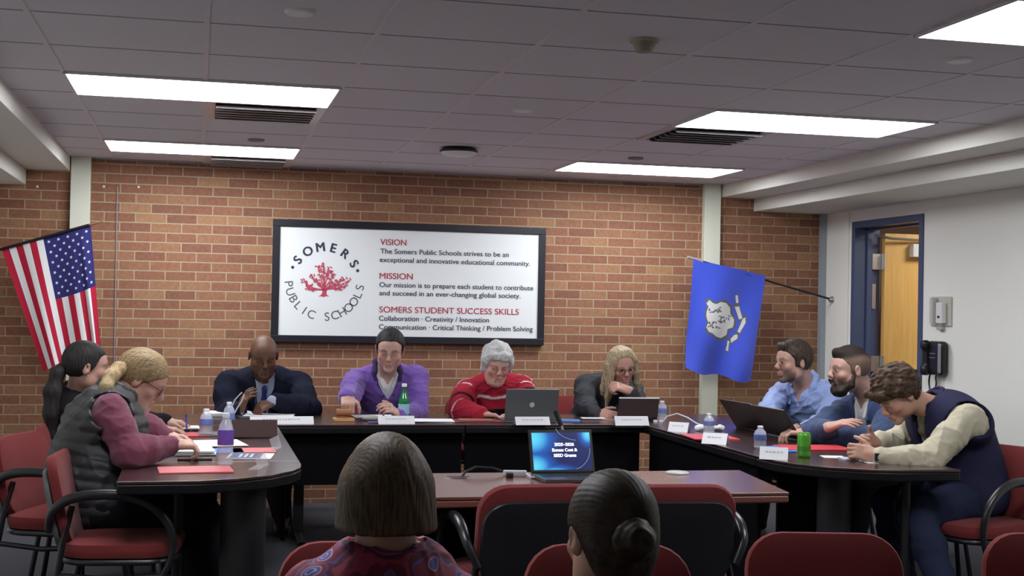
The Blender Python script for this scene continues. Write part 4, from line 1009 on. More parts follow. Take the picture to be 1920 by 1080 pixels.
def build_dark():
    H=T_(163,690,7.12)
    p=make_person('woman in black with a long dark ponytail turned towards the brick wall',(-.60,7.32),R(8),H,hyaw=R(12),hpitch=2,hs=1.06,skin=(.42,.235,.18),hair=(.012,.01,.01),female=True,
      neck=T_(141,733,7.18),w=.98,shw=.17,eyes=(.0,0),arms=[dict(w=np.array([-.19,7.02,.79]),d=(1,.1,-.05),n=(0,0,-1)),dict(w=np.array([-.17,7.45,.79]),d=(1,-.1,-.05),n=(0,0,-1))])
    top(p,'jacket',mat('jacket_black',(.010,.010,.011),.9),t=.022,neck_r=.064,v=(.10,.5),seed=4)
    top(p,'blouse',mat('blouse_red',(.45,.03,.025),.8),t=.008,sleeves=False,neck_r=.060,v=(.045,.5))
    hm=hair_mat('hair_dark',(.012,.010,.010),light=(.035,.03,.03))
    F=Field(); skull(p,F,.013,rz=1.02); hairline(p,F,(.080,.070),(-.085,-.085),mid=[(.055,.055),(.03,.012),(.008,-.012),(-.015,-.02),(-.045,-.06)]); strands(p,F,.0014); field_obj(p,'hair',F,.0045,hm)
    F=Field(); pts=[p.h(0,-.10,.0),p.h(0,-.135,-.03),p.h(.01,-.155,-.12),p.h(.015,-.155,-.22),p.h(.01,-.14,-.33),p.h(.01,-.13,-.40)]; F.chain(pts,[.024,.034,.042,.040,.03,.014],k=.02); strands(p,F,.002); field_obj(p,'ponytail',F,.006,hm)
    MB().lathe([(.001,-.003),(.003,0),(.001,.003)],p.h(.083,-.004,-.032)-p.root_np,8).build('earring',mat('pearl',(.7,.7,.7),.2),p.root,True)
    trousers(p,M_trou); shoes(p,M_shoe)
def build_vest():
    H=T_(265,714,6.20)
    mv=mat('sweater_mauve',(.165,.045,.075),.9,bump=.3,bscale=500,sheen=.2); pv=mat('puffer_grey',(.030,.032,.034),.55,bump=.3,bscale=60)
    p=make_person('woman in a dark padded vest and mauve sleeves writing at the left table',(-.42,6.02),R(6),H,hyaw=R(-2),hpitch=30,hroll=0,hs=1.08,skin=(.56,.32,.25),hair=(.2,.13,.07),female=True,
      neck=T_(216,744,6.12),w=1.08,fat=.03,belly=.03,shw=.18,armr=1.22,hunch=.04,eyes='down',
      arms=[dict(w=T_(322,833,5.98),e=T_(243,850,5.80),d=(1,.30,-.05),n=(0,.3,-1),curl=(38,45,30),thumb=30),
            dict(w=T_(312,818,6.62),e=T_(262,800,6.58),d=(1,-.25,-.05),n=(0,-.2,-1),curl=(25,30,20))])
    top(p,'sweater',mv,t=.014,cuff=(.98,.98),neck_r=.058,seed=5,amp=.005,freq=20)
    quilt=lambda P: -.007*np.abs(np.sin(((P-p.N)@p.T)[:,2]*62+3*np.sin(((P-p.N)@p.T)[:,0]*6)))+folds(2,16,.009)(P)
    def ex(F): F.ell(p.Pv+p.T[:,1]*.02-p.T[:,2]*.02,(.20,.165,.115),p.T,k=.05)
    F=Field(); p.torso(F,.034); ex(F); F.disp=quilt
    F.cap(p.N-p.up2*(-.002)+p.fw*.02,p.N+(p.Hc-p.N)*1.2,.074,.12,k=.006,op='-')
    for i,s in ((0,1),(1,-1)):
        S=p.sh[i]; F.chain([S-p.up2*.01-p.right*s*.01,p.el[i],p.wr[i]],[.094,.083,.075],k=.008,op='-'); F.cap(S+p.right*s*.03,S+p.right*s*.4,.088,.2,k=.008,op='-')
    F.plane(p.Pv-p.T[:,2]*.10,-p.T[:,2],.01); field_obj(p,'padded_vest',F,.0065,pv)
    ring(p,'vest_collar',pv,r=.080,z=.0,hgt=.055,thick=.022,open_=.25,h=.007)
    hm=hair_mat('hair_honey',(.24,.155,.078),.4,light=(.46,.34,.18),dirn=(.10,1,1),scale=170,rough=.4)
    F=Field(); skull(p,F,.015,rz=1.02); hairline(p,F,(.085,.060),(-.085,-.085),mid=[(.06,.045),(.035,.020),(.012,.010),(-.012,-.005),(-.04,-.06)]); strands(p,F,.0018); field_obj(p,'hair',F,.0045,hm)
    F=Field(); pts=[T_(236,686,6.16),T_(222,692,6.12),T_(208,706,6.06),T_(198,726,6.0),T_(191,748,5.98)]; F.chain(pts,[.016,.027,.030,.024,.008],k=.03); strands(p,F,.0012); field_obj(p,'ponytail',F,.0055,hair_mat('hair_ponytail',(.36,.25,.125),.25,light=(.52,.39,.21),dirn=(.5,1,.35),scale=130))
    F=Field(); F.chain([p.h(.04,-.085,-.06),p.h(.058,-.05,-.10),p.h(.062,-.01,-.155)],[.020,.018,.008]); strands(p,F,.002); field_obj(p,'loose_hair',F,.0055,hm)
    glasses(p,mat('glasses_plum',(.06,.015,.03),.3))
    trousers(p,M_trou,t=.03); shoes(p,M_shoe)
def build_blue():
    H=T_(1487,680,7.62)
    bs=mat('shirt_sky',(.27,.35,.62),.75,bump=.2,bscale=400)
    p=make_person('bearded man in a light blue shirt looking left over the black laptop',(3.93,7.80),R(208),H,hyaw=R(186),hpitch=2,hs=1.10,skin=(.46,.27,.21),hair=(.035,.022,.016),beard=.75,
      neck=T_(1509,718,7.68),w=1.05,fat=.01,shw=.185,armr=1.05,eyes=(-.1,0),
      arms=[dict(w=T_(1462,798,7.30),e=T_(1440,770,7.55),d=(-.5,-.5,-.1),n=(0,0,-1),curl=(25,30,20)),
            dict(w=T_(1490,806,7.18),e=T_(1545,800,7.32),d=(-1,.1,-.1),n=(0,0,-1),curl=(25,30,20))])
    top(p,'shirt',bs,t=.020,cuff=(.25,.60),neck_r=.066,v=(.085,.42),seed=7,amp=.008,freq=20)
    for s in (1,-1):
        F=Field(); pts=[p.N+p.T2@np.array([s*.02,-.078,.038]),p.N+p.T2@np.array([s*.074,-.03,.034]),p.N+p.T2@np.array([s*.086,.035,.0]),on_torso(p,s*.060,-.085)+p.fw*.030]
        F.chain(pts,[.015,.021,.022,.010],k=.015); field_obj(p,'shirt_collar',F,.0055,bs)
    hm=hair_mat('hair_brown',(.030,.020,.015),light=(.08,.055,.04))
    F=Field(); skull(p,F,.015,rz=1.04); F.cap(p.h(-.03,.065,.098),p.h(.03,.065,.098),.022,k=.02); hairline(p,F,(.082,.070),(-.085,-.085),mid=[(.055,.055),(.032,.03),(.022,-.02),(.0,-.02),(-.005,.02),(-.028,.02),(-.035,-.05)]); w1=wob(3,90,.003); F.disp=w1
    field_obj(p,'hair',F,.0045,hm)
    trousers(p,M_trou); shoes(p,M_shoe)
    c=p.wr[1]+nrm(p.el[1]-p.wr[1])*.03-p.root_np; a=nrm(p.el[1]-p.wr[1]); u=nrm(np.cross(a,(0,0,1)));v=np.cross(a,u)
    MB().tube([c+(u*cos(t)+v*sin(t)*.85)*.036 for t in np.linspace(0,2*pi,13)[:-1]],.007,6,closed=True).build('watch',M_dark,p.root,True)
def build_navy():
    H=T_(1592,695,6.85)
    nv=mat('pullover_navy',(.040,.062,.135),.85,bump=.25,bscale=400,sheen=.15)
    p=make_person('bearded man with faded hair in a navy quarter-zip, arms folded on the table',(3.98,6.86),R(192),H,hyaw=R(178),hpitch=2,hs=1.10,skin=(.50,.295,.23),hair=(.02,.014,.010),beard=.9,
      neck=T_(1630,738,6.88),w=1.12,fat=.02,shw=.20,armr=1.3,eyes=(.0,0),
      arms=[dict(w=T_(1552,802,6.47),e=T_(1520,815,6.85),d=T_(1602,786,6.37)-T_(1552,802,6.47),n=(.1,.3,-1),curl=(12,14,10),thumb=18,spread=8),
            dict(w=T_(1512,812,6.62),e=T_(1645,826,6.47),d=(-1,.25,.05),n=(0,.1,-1),curl=(30,35,22))])
    top(p,'pullover',nv,t=.022,cuff=(.93,.98),neck_r=.068,v=(.20,.30),seed=9,amp=.006,freq=17)
    top(p,'polo_shirt',M_shirtw,t=.010,sleeves=False,neck_r=.060,v=(.05,.6),amp=.002)
    for s in (1,-1):
        F=Field(); pts=[p.N+p.T2@np.array([s*.02,-.075,.05]),p.N+p.T2@np.array([s*.070,-.03,.040]),p.N+p.T2@np.array([s*.080,.035,.0]),on_torso(p,s*.062,-.10)+p.fw*.03]
        F.chain(pts,[.016,.022,.020,.010],k=.015); field_obj(p,'zip_collar',F,.006,nv)
        F=Field(); pts=[p.N+p.T2@np.array([s*.058,-.01,.03]),p.N+p.T2@np.array([s*.066,.045,-.005]),on_torso(p,s*.034,-.085)+p.fw*.022]
        F.chain(pts,[.010,.015,.010],k=.015); field_obj(p,'shirt_collar',F,.0055,M_shirtw)
    hm=hair_mat('hair_dark_brown',(.022,.015,.011),light=(.06,.045,.034))
    def fade(P):
        q=((P-p.Hc)@p.Mh)/p.hs; t=smooth01(q[:,2]-.25*np.abs(q[:,0])+.006*np.sin(q[:,1]*30),.035,.075)[:,None]; n_=(.85+.3*np.sin(q[:,0]*900+q[:,2]*300)*np.sin(q[:,1]*700))[:,None]
        return (np.array([.21,.135,.100])*(1-t)+np.array([.026,.018,.014])*t)*n_
    F=Field(); skull(p,F,.006,rz=1.03); F.chain([p.h(-.035,.060,.094),p.h(.0,.072,.101),p.h(.035,.062,.098)],[.010,.011,.010],k=.03); F.ell(p.h(0,.0,.075),np.array([.056,.085,.058])*p.hs,p.Mh,k=.02)
    hairline(p,F,(.100,.070),(-.085,-.085),mid=[(.075,.066),(.050,.045),(.030,.03),(.020,-.02),(.0,-.02),(-.005,.02),(-.028,.02),(-.035,-.05)]); strands(p,F,.0010,n=40); field_obj(p,'hair',F,.0045,attr_mat('hair_faded',.65,.5,220,.2),fade)
    F=Field(); F.ell(p.h(0,.055,-.098),np.array([.050,.046,.038])*p.hs,p.Mh,k=.02)
    for s in (1,-1): F.chain([p.h(s*.066,.008,-.03),p.h(s*.062,.022,-.07),p.h(s*.035,.065,-.10)],[.012,.018,.022],k=.02)
    F.chain([p.h(-.026,.090,-.064),p.h(-.017,.101,-.047),p.h(.017,.101,-.047),p.h(.026,.090,-.064)],[.007]*4,k=.008)
    F.cap(p.h(-.013,.102,-.060),p.h(.013,.102,-.060),.0075*p.hs,k=.004,op='-'); w1=wob(3,120,.0035); F.disp=w1
    field_obj(p,'beard',F,.0045,hm)
    trousers(p,M_trou,t=.02); shoes(p,M_shoe)
def build_young():
    H=T_(1683,742,5.92)
    vm=mat('vest_navy',(.022,.022,.055),.8,bump=.2,bscale=300); bm_=mat('shirt_beige',(.50,.46,.34),.8,bump=.2,bscale=400)
    p=make_person('young man with curly brown hair and a navy vest looking at his phone',(3.76,5.86),R(184),H,hyaw=R(186),hpitch=38,hs=1.06,skin=(.50,.28,.20),hair=(.03,.018,.012),
      neck=T_(1750,757,5.90),w=1.12,fat=.02,shw=.19,armr=1.12,hunch=.05,eyes='down',
      arms=[dict(w=T_(1640,830,5.98),e=T_(1690,830,6.20),d=(-.85,-.25,.10),n=(.2,-1,-.2),curl=(35,50,30),thumb=45,spread=5),
            dict(w=T_(1640,855,5.72),e=T_(1742,862,5.62),d=(-.85,.35,.22),n=(.2,1,-.3),curl=(40,50,35),thumb=35,spread=4)],
      legs=dict(knee=[np.array([3.42,6.02,.50]),np.array([3.36,5.66,.50])],ankle=[np.array([3.50,6.0,.10]),np.array([3.42,5.42,.10])]))
    top(p,'shirt',bm_,t=.018,cuff=(.90,.90),neck_r=.062,v=(.06,.5),seed=11,amp=.007,freq=22)
    F=Field(); p.torso(F,.044); F.disp=wob(4,14,.005)
    F.cap(p.N+p.fw*.02-p.up2*.005,p.N+(p.Hc-p.N)*1.2,.068,.12,k=.006,op='-')
    for i,s in ((0,1),(1,-1)):
        S=p.sh[i]; F.chain([S,p.el[i],p.wr[i]],[.083,.072,.06],k=.008,op='-'); F.cap(S+p.right*s*.03,S+p.right*s*.4,.080,.2,k=.008,op='-')
    vneck(F,p,.34,.16); F.plane(p.Pv-p.T[:,2]*.09,-p.T[:,2],.01); field_obj(p,'vest',F,.0065,vm)
    ring(p,'vest_collar',vm,r=.074,z=.0,hgt=.045,thick=.018,open_=.45,h=.006)
    F=Field(); F.chain([p.N+p.fw*.05+p.up2*.0,on_torso(p,-.01,-.08)+p.fw*.02,on_torso(p,-.015,-.17)+p.fw*.02],[.024,.028,.018],k=.02); F.disp=wob(4,70,.004)
    field_obj(p,'scarf',F,.006,mat('scarf_olive',(.13,.11,.07),.9,noise=.5,nscale=60))
    hm=hair_mat('hair_curly',(.035,.020,.013),.5,light=(.12,.07,.04),dirn=(1,1,1),scale=60)
    F=Field(); skull(p,F,.028,rz=1.06); rs=random.Random(6)
    for k in range(70):
        a=rs.uniform(0,2*pi); e=rs.uniform(.1,1.5); q=np.array([cos(a)*cos(e)*.098,sin(a)*cos(e)*.118-.012,sin(e)*.108+.035])
        if q[2]>.03 or q[1]<-.02: F.ell(p.h(*q),(.020,.020,.017),p.Mh,k=.008)
    for k in range(9): F.ell(p.h(-.06+.015*k,.095+.008*rs.random(),.070+.015*rs.random()),(.02,.02,.02),p.Mh,k=.01)
    hairline(p,F,(.12,.045),(-.12,-.075),mid=[(.06,.040),(.035,.020),(.015,.005),(-.02,.0),(-.04,-.05)]); w2=wob(9,150,.004); F.disp=w2; field_obj(p,'hair',F,.0045,hm)
    trousers(p,mat('jeans_navy',(.020,.026,.055),.9),t=.018); shoes(p,mat('shoe_tan',(.20,.13,.08),.6))
    c=p.wr[1]+nrm(p.el[1]-p.wr[1])*.012-p.root_np; a=nrm(p.el[1]-p.wr[1]); u=nrm(np.cross(a,(0,0,1)));v=np.cross(a,u)
    MB().tube([c+(u*cos(t)+v*sin(t)*.85)*.034 for t in np.linspace(0,2*pi,13)[:-1]],.006,6,closed=True,flat=(.6,2)).box(c+u*.034+np.array([0,-.004,0]),(.034,.012,.036)).build('smart_watch',M_black,p.root,True)
def paisley():
    m,nt,b=new_mat('paisley'); L=nt.links.new; tc=nt.nodes.new('ShaderNodeTexCoord'); n=nt.nodes.new('ShaderNodeTexNoise'); n.inputs['Scale'].default_value=9; L(tc.outputs['Object'],n.inputs['Vector'])
    ad=nt.nodes.new('ShaderNodeMix'); ad.data_type='RGBA'; ad.blend_type='ADD'; ad.inputs[0].default_value=.12; L(tc.outputs['Object'],ad.inputs[6]); L(n.outputs['Color'],ad.inputs[7])
    v=nt.nodes.new('ShaderNodeTexVoronoi'); v.inputs['Scale'].default_value=12; L(ad.outputs[2],v.inputs['Vector'])
    r=nt.nodes.new('ShaderNodeValToRGB'); r.color_ramp.interpolation='CONSTANT'; e=r.color_ramp.elements
    e[0].position=0; e[0].color=(.06,.05,.25,1); e[1].position=.80; e[1].color=(.13,.012,.035,1)
    for p_,c in ((.10,(.35,.33,.42,1)),(.14,(.09,.07,.30,1)),(.24,(.40,.37,.45,1)),(.27,(.22,.015,.05,1)),(.42,(.10,.08,.30,1)),(.47,(.12,.01,.03,1)),(.62,(.28,.03,.07,1))):
        q=e.new(p_); q.color=c
    L(v.outputs['Distance'],r.inputs[0]); L(r.outputs[0],b.inputs['Base Color']); b.inputs['Roughness'].default_value=.75
    v2=nt.nodes.new('ShaderNodeTexVoronoi'); return m
def build_bob():
    H=T_(722,932,2.92)
    p=make_person('woman with bobbed brown hair and paisley blouse seen from behind',(.40,2.98),R(88),H,hyaw=R(90),hpitch=2,hs=1.0,skin=(.45,.27,.20),female=True,w=1.0,fat=.02,shw=.172,eyes=(0,0),
       neck=T_(737,1048,2.93))
    top(p,'blouse',paisley(),t=.016,cuff=(.98,.98),neck_r=.072,neck_low=.014,seed=2,amp=.005,freq=18,h=.006)
    hm=hair_mat('hair_bob',(.065,.043,.025),.4,light=(.15,.105,.062),dirn=(1,1,.06),scale=150,rough=.4)
    F=Field(); skull(p,F,.018,rz=1.12)
    F.ell(p.h(0,-.028,-.055),np.array([.096,.095,.115]),p.Mh,k=.05)
    for s in (1,-1): F.cap(p.h(s*.050,.0,.02),p.h(s*.070,-.008,-.080),.046,.044,k=.04); F.cap(p.h(s*.045,-.05,.02),p.h(s*.045,-.062,-.12),.05,.045,k=.04)
    F.cap(p.h(0,-.06,.02),p.h(0,-.07,-.12),.05,.045,k=.04)
    F.plane(p.h(0,0,-.074),-p.Mh[:,2],.012)
    F.ell(p.h(0,.12,-.03),(.062,.085,.12),p.Mh,k=.02,op='-')
    w1=wob(4,26,.004); 
    def f(P):
        q=((P-p.Hc)@p.Mh); a=np.arctan2(q[:,0],-q[:,1]+.02); return .0006*np.sin(a*60+7*np.sin(q[:,2]*12)+6*np.sin(a*7))+.0006*np.sin(a*131+q[:,2]*20)+w1(P)
    F.disp=f; field_obj(p,'hair',F,.0035,hm); trousers(p,M_trou); shoes(p,M_shoe)
def build_bun():
    H=T_(1143,1010,2.46)
    p=make_person('woman with dark hair in a low bun seen from behind',(.78,2.56),R(86),H,hyaw=R(99),hpitch=4,hroll=2,hs=1.0,skin=(.50,.29,.21),female=True,w=1.0,shw=.17,eyes=(0,0),neck=T_(1125,1140,2.47))
    top(p,'blouse',mat('blouse_dark',(.03,.03,.04),.8),t=.016,neck_r=.072,neck_low=.02,seed=2)
    hm=hair_mat('hair_bun',(.026,.018,.013),.4,light=(.075,.052,.036),dirn=(.5,.5,.5),scale=60,rough=.35)
    F=Field(); skull(p,F,.012,rz=1.04); F.ell(p.h(0,-.06,-.02),(.068,.055,.075),p.Mh,k=.03)
    hairline(p,F,(.085,.060),(-.105,-.105),mid=[(.05,.045),(.025,.015),(.005,.022),(-.02,.012),(-.035,-.03),(-.05,-.075)])
    B0=p.h(-.012,-.120,.010)
    def f(P):
        q=P-B0; d=np.linalg.norm(q,axis=1); n=nrm(p.h(0,-.1,.03)-p.h(0,0,0)); 
        U=p.Mh[:,0];V=p.Mh[:,2]; a=np.arctan2(q@V,q@U); return .0005*np.sin(a*52+7*np.sin(d*30))*np.clip(d/.05,0,1)+wob(4,25,.002)(P)
    F.disp=f; field_obj(p,'hair',F,.0035,hm)
    F=Field(); rs=random.Random(3)
    for k in range(3):
        pts=[];U=p.Mh[:,0];V=p.Mh[:,2];Wd=-p.Mh[:,1]
        for t in np.linspace(0,2*pi*1.05,14): rr=.027-.006*k; pts.append(B0+U*cos(t+k*2)*rr+V*sin(t+k*2)*rr*.95+Wd*(.006+.013*k))
        F.chain(pts,[.0165-.002*k]*14,k=.004)
    F.ell(B0,(.036,.036,.030),p.Mh,k=.006); F.disp=wob(4,120,.0018); field_obj(p,'hair_bun',F,.0035,hm); trousers(p,M_trou); shoes(p,M_shoe)
import os
CAST=[build_suit,build_purple,build_gray,build_blonde,build_dark,build_vest,build_blue,build_navy,build_young,build_bob,build_bun]
for fn_ in CAST: fn_()
# ------------------------------------------------------------------ things on the tables
TT=TZ+.0005
def xy(px,py,z=TT): P=onz(px,py,z); return float(P[0]),float(P[1])
M_paper=mat('paper_white',(.74,.74,.76),.7); M_redf=mat('folder_red',(.52,.035,.05),.5); M_pinkf=mat('folder_salmon',(.60,.13,.14),.5); M_bluef=mat('folder_blue',(.035,.16,.50),.5)
def sheets(name,lb,cat,x,y,w,d,th=0.0,t=.003,m=None,z=TT,n=1,g=None,jit=.01,seed=0):
    """folder or loose pile: n sheets, slightly turned, one mesh per pile with a soft edge"""
    o=thing(name,lb,cat,(x,y,z),th,g); rs=random.Random(seed+int(abs(x*1000)))
    mm=m if isinstance(m,list) else [m or M_paper]; zz=0; hh=t/n
    for i in range(n):
        mb=MB(); a=rs.uniform(-jit,jit)*4; mb.box((rs.uniform(-jit,jit) if n>1 else 0,rs.uniform(-jit,jit) if n>1 else 0,zz+hh/2),(w,d,hh*.9),rotm(0,0,a if n>1 else 0)); zz+=hh
        mb.build('sheet' if n>1 else 'cover',mm[i%len(mm)],o)
    return o
def card(lb,px,py,px2,th,w=.20,h=.055,m=M_paper,lean=.035,g='white name cards'):
    x,y=xy(px,py); x2,y2=xy(px2,py); o=thing('name_card',lb,'name card',(x,y,TT),th,g)
    MB().add([(-w/2,0,0),(w/2,0,0),(w/2,lean,h),(-w/2,lean,h),(-w/2,.0015,0),(w/2,.0015,0),(w/2,lean+.0015,h-.001),(-w/2,lean+.0015,h-.001)],[(0,1,2,3),(7,6,5,4),(0,4,5,1),(1,5,6,2),(2,6,7,3),(3,7,4,0)]).add([(-w/2,lean*2,0),(w/2,lean*2,0),(w/2,lean,h),(-w/2,lean,h),(-w/2,lean*2-.0015,0),(w/2,lean*2-.0015,0),(w/2,lean-.0015,h-.002),(-w/2,lean-.0015,h-.002)],[(3,2,1,0),(4,5,6,7),(1,5,4,0),(2,6,5,1),(3,7,6,2),(0,4,7,3)]).build('card',m,o,fixn=True)
    mb=MB(); rs=random.Random(int(px)); xx=-.30*w
    while xx<.28*w:
        l=rs.uniform(.008,.018); f_=.62; mb.add([(xx+a,lean*f_+b*lean/h-.0015,h*f_+b) for a,b in ((0,-.003),(l,-.003),(l,.003),(0,.003))],[(0,1,2,3)]); xx+=l+.006
    mb.build('blurred_line',mat('print_grey',(.42,.42,.42),.7),o); return o
M_pet=mat('clear_plastic',(.80,.84,.92),.08,alpha=.38,spec=.8); M_cap=mat('bottle_cap_white',(.75,.75,.78),.4); 
def bottle(lb,px,py,h=.20,r=.032,label=(.12,.08,.30),label2=None,body=None,capm=None,glass=False,lz=(.38,.62),g='small water bottles'):
    x,y=xy(px,py); o=thing('water_bottle',lb,'bottle',(x,y,TT),0,g); b=body or M_pet
    if glass: pr=[(.001,0),(r*.9,0),(r,.008),(r,h*.48),(r*.85,h*.58),(r*.45,h*.72),(r*.36,h*.80),(r*.36,h*.90)]
    else: pr=[(.001,.004),(r*.75,0),(r,.01),(r*.95,h*.12),(r,h*.16),(r*.96,h*.36),(r,h*.38),(r,h*.62),(r*.97,h*.66),(r*.85,h*.76),(r*.48,h*.87),(r*.42,h*.90),(r*.42,h*.93)]
    MB().lathe(pr,(0,0,0),20).build('bottle_body',b,o,True)
    MB().lathe([(r*1.02,h*lz[0]),(r*1.025,h*lz[0]+.001),(r*1.025,h*lz[1]),(r*1.02,h*lz[1]+.001)],(0,0,0),20).build('label',mat('label_%d%d%d'%tuple(int(c*99) for c in label),label,.45,noise=.35 if label2 is None else .7,nscale=55),o,True)
    MB().lathe([(.001,h),(r*.40,h),(r*.46,h*.985),(r*.46,h*.91),(.001,h*.905)],(0,0,0),16).build('bottle_cap',capm or M_cap,o,True)
    return o
# left side
x,y=xy(366,882); sheets('folder','salmon folder alone near the rounded end of the left table','folder',x,y,.30,.21,R(4),.006,M_pinkf,g='coloured folders')
bottle('purple-labelled clear bottle nearest the camera on the left table',422,873,h=.228,r=.034,label=(.16,.08,.42),lz=(.40,.68))
x,y=xy(430,803); bottle('blue-labelled water bottle on the left table near the suited man',429,806,h=.155,r=.032,label=(.18,.24,.50))
bottle('short water bottle with crumpled cap on the left table by the red folder',386,816,h=.14,r=.034,label=(.14,.18,.45))
x,y=xy(338,850); sheets('paper_stack','thick stack of white paper under the writing hand at the table edge','paper stack',x,y,.30,.22,R(3),.022,M_paper,n=6,g='white paper stacks')
x,y=xy(402,833); sheets('paper_stack','loose white sheets beside the purple-labelled bottle','paper stack',x,y,.27,.30,R(8),.008,M_paper,n=3,g='white paper stacks')
x,y=xy(415,846); sheets('folder','blue folder under the paper stacks on the left table','folder',x,y,.20,.20,R(2),.004,M_bluef,g='coloured folders')
x,y=xy(365,862); sheets('phone','dark phone lying in front of the paper stack','phone',x,y,.15,.075,R(2),.009,mat('phone_dark',(.03,.03,.035),.2))
x,y=xy(476,845); sheets('folder','salmon folder behind the navy brochure on the left table','folder',x,y,.20,.20,R(0),.004,M_pinkf,g='coloured folders')
x,y=xy(470,856); o=sheets('brochure','navy and white printed brochure right of the tall bottle','brochure',x,y,.20,.22,R(-8),.004,M_paper)
MB().box((-.02,0,.0043),(.14,.20,.0006)).build('printed_cover',mat('print_navy',(.03,.05,.14),.4),o)
MB().box((-.045,.0,.0049),(.012,.13,.0006)).box((-.02,.0,.0049),(.012,.13,.0006)).box((.005,.0,.0049),(.012,.13,.0006)).build('printed_bars',mat('print_pale',(.5,.55,.6),.4),o)
x,y=xy(348,816); sheets('folder','red folder with papers on the far half of the left table','folder',x,y,.24,.20,R(2),.006,M_redf,g='coloured folders')
x,y=xy(338,806); sheets('notepad','white notepad lying on the red folder at the far left','notepad',x,y,.22,.14,R(4),.012,M_paper,z=TT+.0065,n=2)
x,y=xy(350,806,TT+.02); o=thing('pen','blue pen standing up out of the white notepad','pen',(x,y,TT+.0185)); MB().tube([(0,0,0),(.0,.0,.006),(-.003,0,.07)],[.002,.0045,.0045],8).build('barrel',mat('pen_blue',(.08,.10,.45),.3),o,True); MB().tube([(-.003,0,.07),(-.004,0,.085)],.0055,8).build('pen_cap',mat('pen_navy',(.03,.04,.25),.3),o,True)
x,y=xy(395,815); sheets('tablet','small grey tablet lying next to the short water bottle','tablet',x,y,.13,.20,R(0),.008,mat('tablet_grey',(.13,.13,.145),.4))
x,y=xy(477,821); o=thing('portfolio','dark brown portfolio standing on the left table','portfolio',(x,y,TT)); MB().box((0,0,.048),(.235,.008,.096),rotm(R(-20),0,0)).build('cover',mat('leather_brown',(.050,.024,.023),.6,spec=.2),o,bevel=.002); MB().box((0,.05,.035),(.225,.004,.085),rotm(R(45),0,0)).build('stand',mat('leather_dark',(.03,.02,.02),.5),o)
M_acr=mat('acrylic',(.8,.8,.82),.1,alpha=.30,spec=.9)
for px,py,lb in ((485,876,'clear acrylic name holder at the rounded end of the left table'),(512,842,'clear acrylic name holder by the right edge of the left table')):
    x,y=xy(px,py); o=thing('name_holder',lb,'name holder',(x,y,TT),R(75),group='clear name holders'); MB().box((0,0,.001),(.20,.05,.002)).box((0,-.012,.03),(.20,.002,.06),rotm(R(-18),0,0)).build('acrylic_sheet',M_acr,o)
x,y=xy(428,779); sheets('paper_stack','clipped paper stack at the left corner of the back table','paper stack',x,y,.28,.22,R(0),.022,M_paper,n=6,g='white paper stacks')
x,y=xy(466,784); sheets('binder','dark binder under the papers at the left corner','binder',x,y,.13,.24,R(8),.012,mat('binder_dark',(.03,.03,.035),.4))
x,y=xy(505,782); sheets('paper_stack','fanned white papers in front of the suited man','paper stack',x,y,.30,.22,R(-6),.016,M_paper,n=6,g='white paper stacks',jit=.02)
card('long white name card in front of the suited man',529,795,0,R(1),w=.37,h=.042)
x,y=xy(443,783); o=thing('cable','white looped cable by the suited man\'s raised hand','cable',(x,y,TT)); MB().tube([(-.04,0,.004),(-.035,0,.05),(-.01,0,.11),(.03,0,.155),(.045,0,.14),(.03,0,.10),(.0,0,.05),(-.02,0,.004)],.004,6).build('cord',mat('cable_white',(.65,.65,.72),.4),o,True)
# in front of the man in purple
x,y=xy(645,790); o=thing('gavel_block','small wooden gavel block under the fist','gavel block',(x,y+.03,TT)); MB().box((0,0,.009),(.125,.11,.018)).build('block',wood_mat('block_wood',(.50,.26,.10),(.62,.36,.15),.4),o,bevel=.003); MB().lathe([(.001,.018),(.045,.018),(.045,.026),(.001,.026)],(0,0,0),20).build('sound_disc',wood_mat('disc_wood',(.30,.12,.05),(.36,.16,.07),.4),o,True)
o=thing('gavel','small wooden gavel head under the man\'s fist','gavel',(x,y+.03,TT+.027)); MB().lathe([(.001,-.045),(.022,-.045),(.024,-.03),(.020,-.01),(.020,.01),(.024,.03),(.022,.045),(.001,.045)],(0,0,.024),18,rotm(0,R(90),0)).build('gavel_head',MATS['disc_wood'],o,True); MB().tube([(0,0,.024),(.01,.12,.024),(.012,.16,.026)],[.008,.007,.010],8).build('handle',MATS['disc_wood'],o,True)
x,y=xy(696,789); o=thing('glasses_case','grey oval case right of the gavel block','case',(x,y,TT),R(5)); f=Field(); f.ell((0,0,.016),(.058,.035,.020)); f.plane((0,0,.001),(0,0,-1)); q=sdf_obj('case_shell',f,.004,mat('case_grey',(.30,.30,.27),.5)); q.parent=o
x,y=xy(707,782); sheets('paper_stack','white papers under the hand of the man in purple','paper stack',x,y,.32,.20,R(3),.008,M_paper,n=3,g='white paper stacks')
card('white name card in front of the man in purple',744,795,0,0,w=.22,h=.046)
x,y=xy(700,793); sheets('notebook','purple notebook partly under the grey case','notebook',x+.05,y+.02,.16,.09,0,.005,mat('notebook_purple',(.08,.05,.18),.5))
bottle('green glass bottle with a pale blue label by the man in purple',757,783,h=.215,r=.035,label=(.30,.52,.62),body=mat('green_glass',(.01,.20,.05),.08,alpha=.85,spec=.8),glass=True,lz=(.04,.40),g=None)
x,y=xy(810,790); sheets('paper_stack','spread white papers between the purple sweater and the red folders','paper stack',x,y,.27,.20,R(-8),.010,M_paper,n=4,g='white paper stacks',jit=.02)
x,y=xy(786,783,TT+.01); o=thing('eyeglasses','folded eyeglasses lying on the papers by the green bottle','glasses',(x,y,TT+.012)); gm_=mat('frame_brown',(.10,.05,.04),.3)
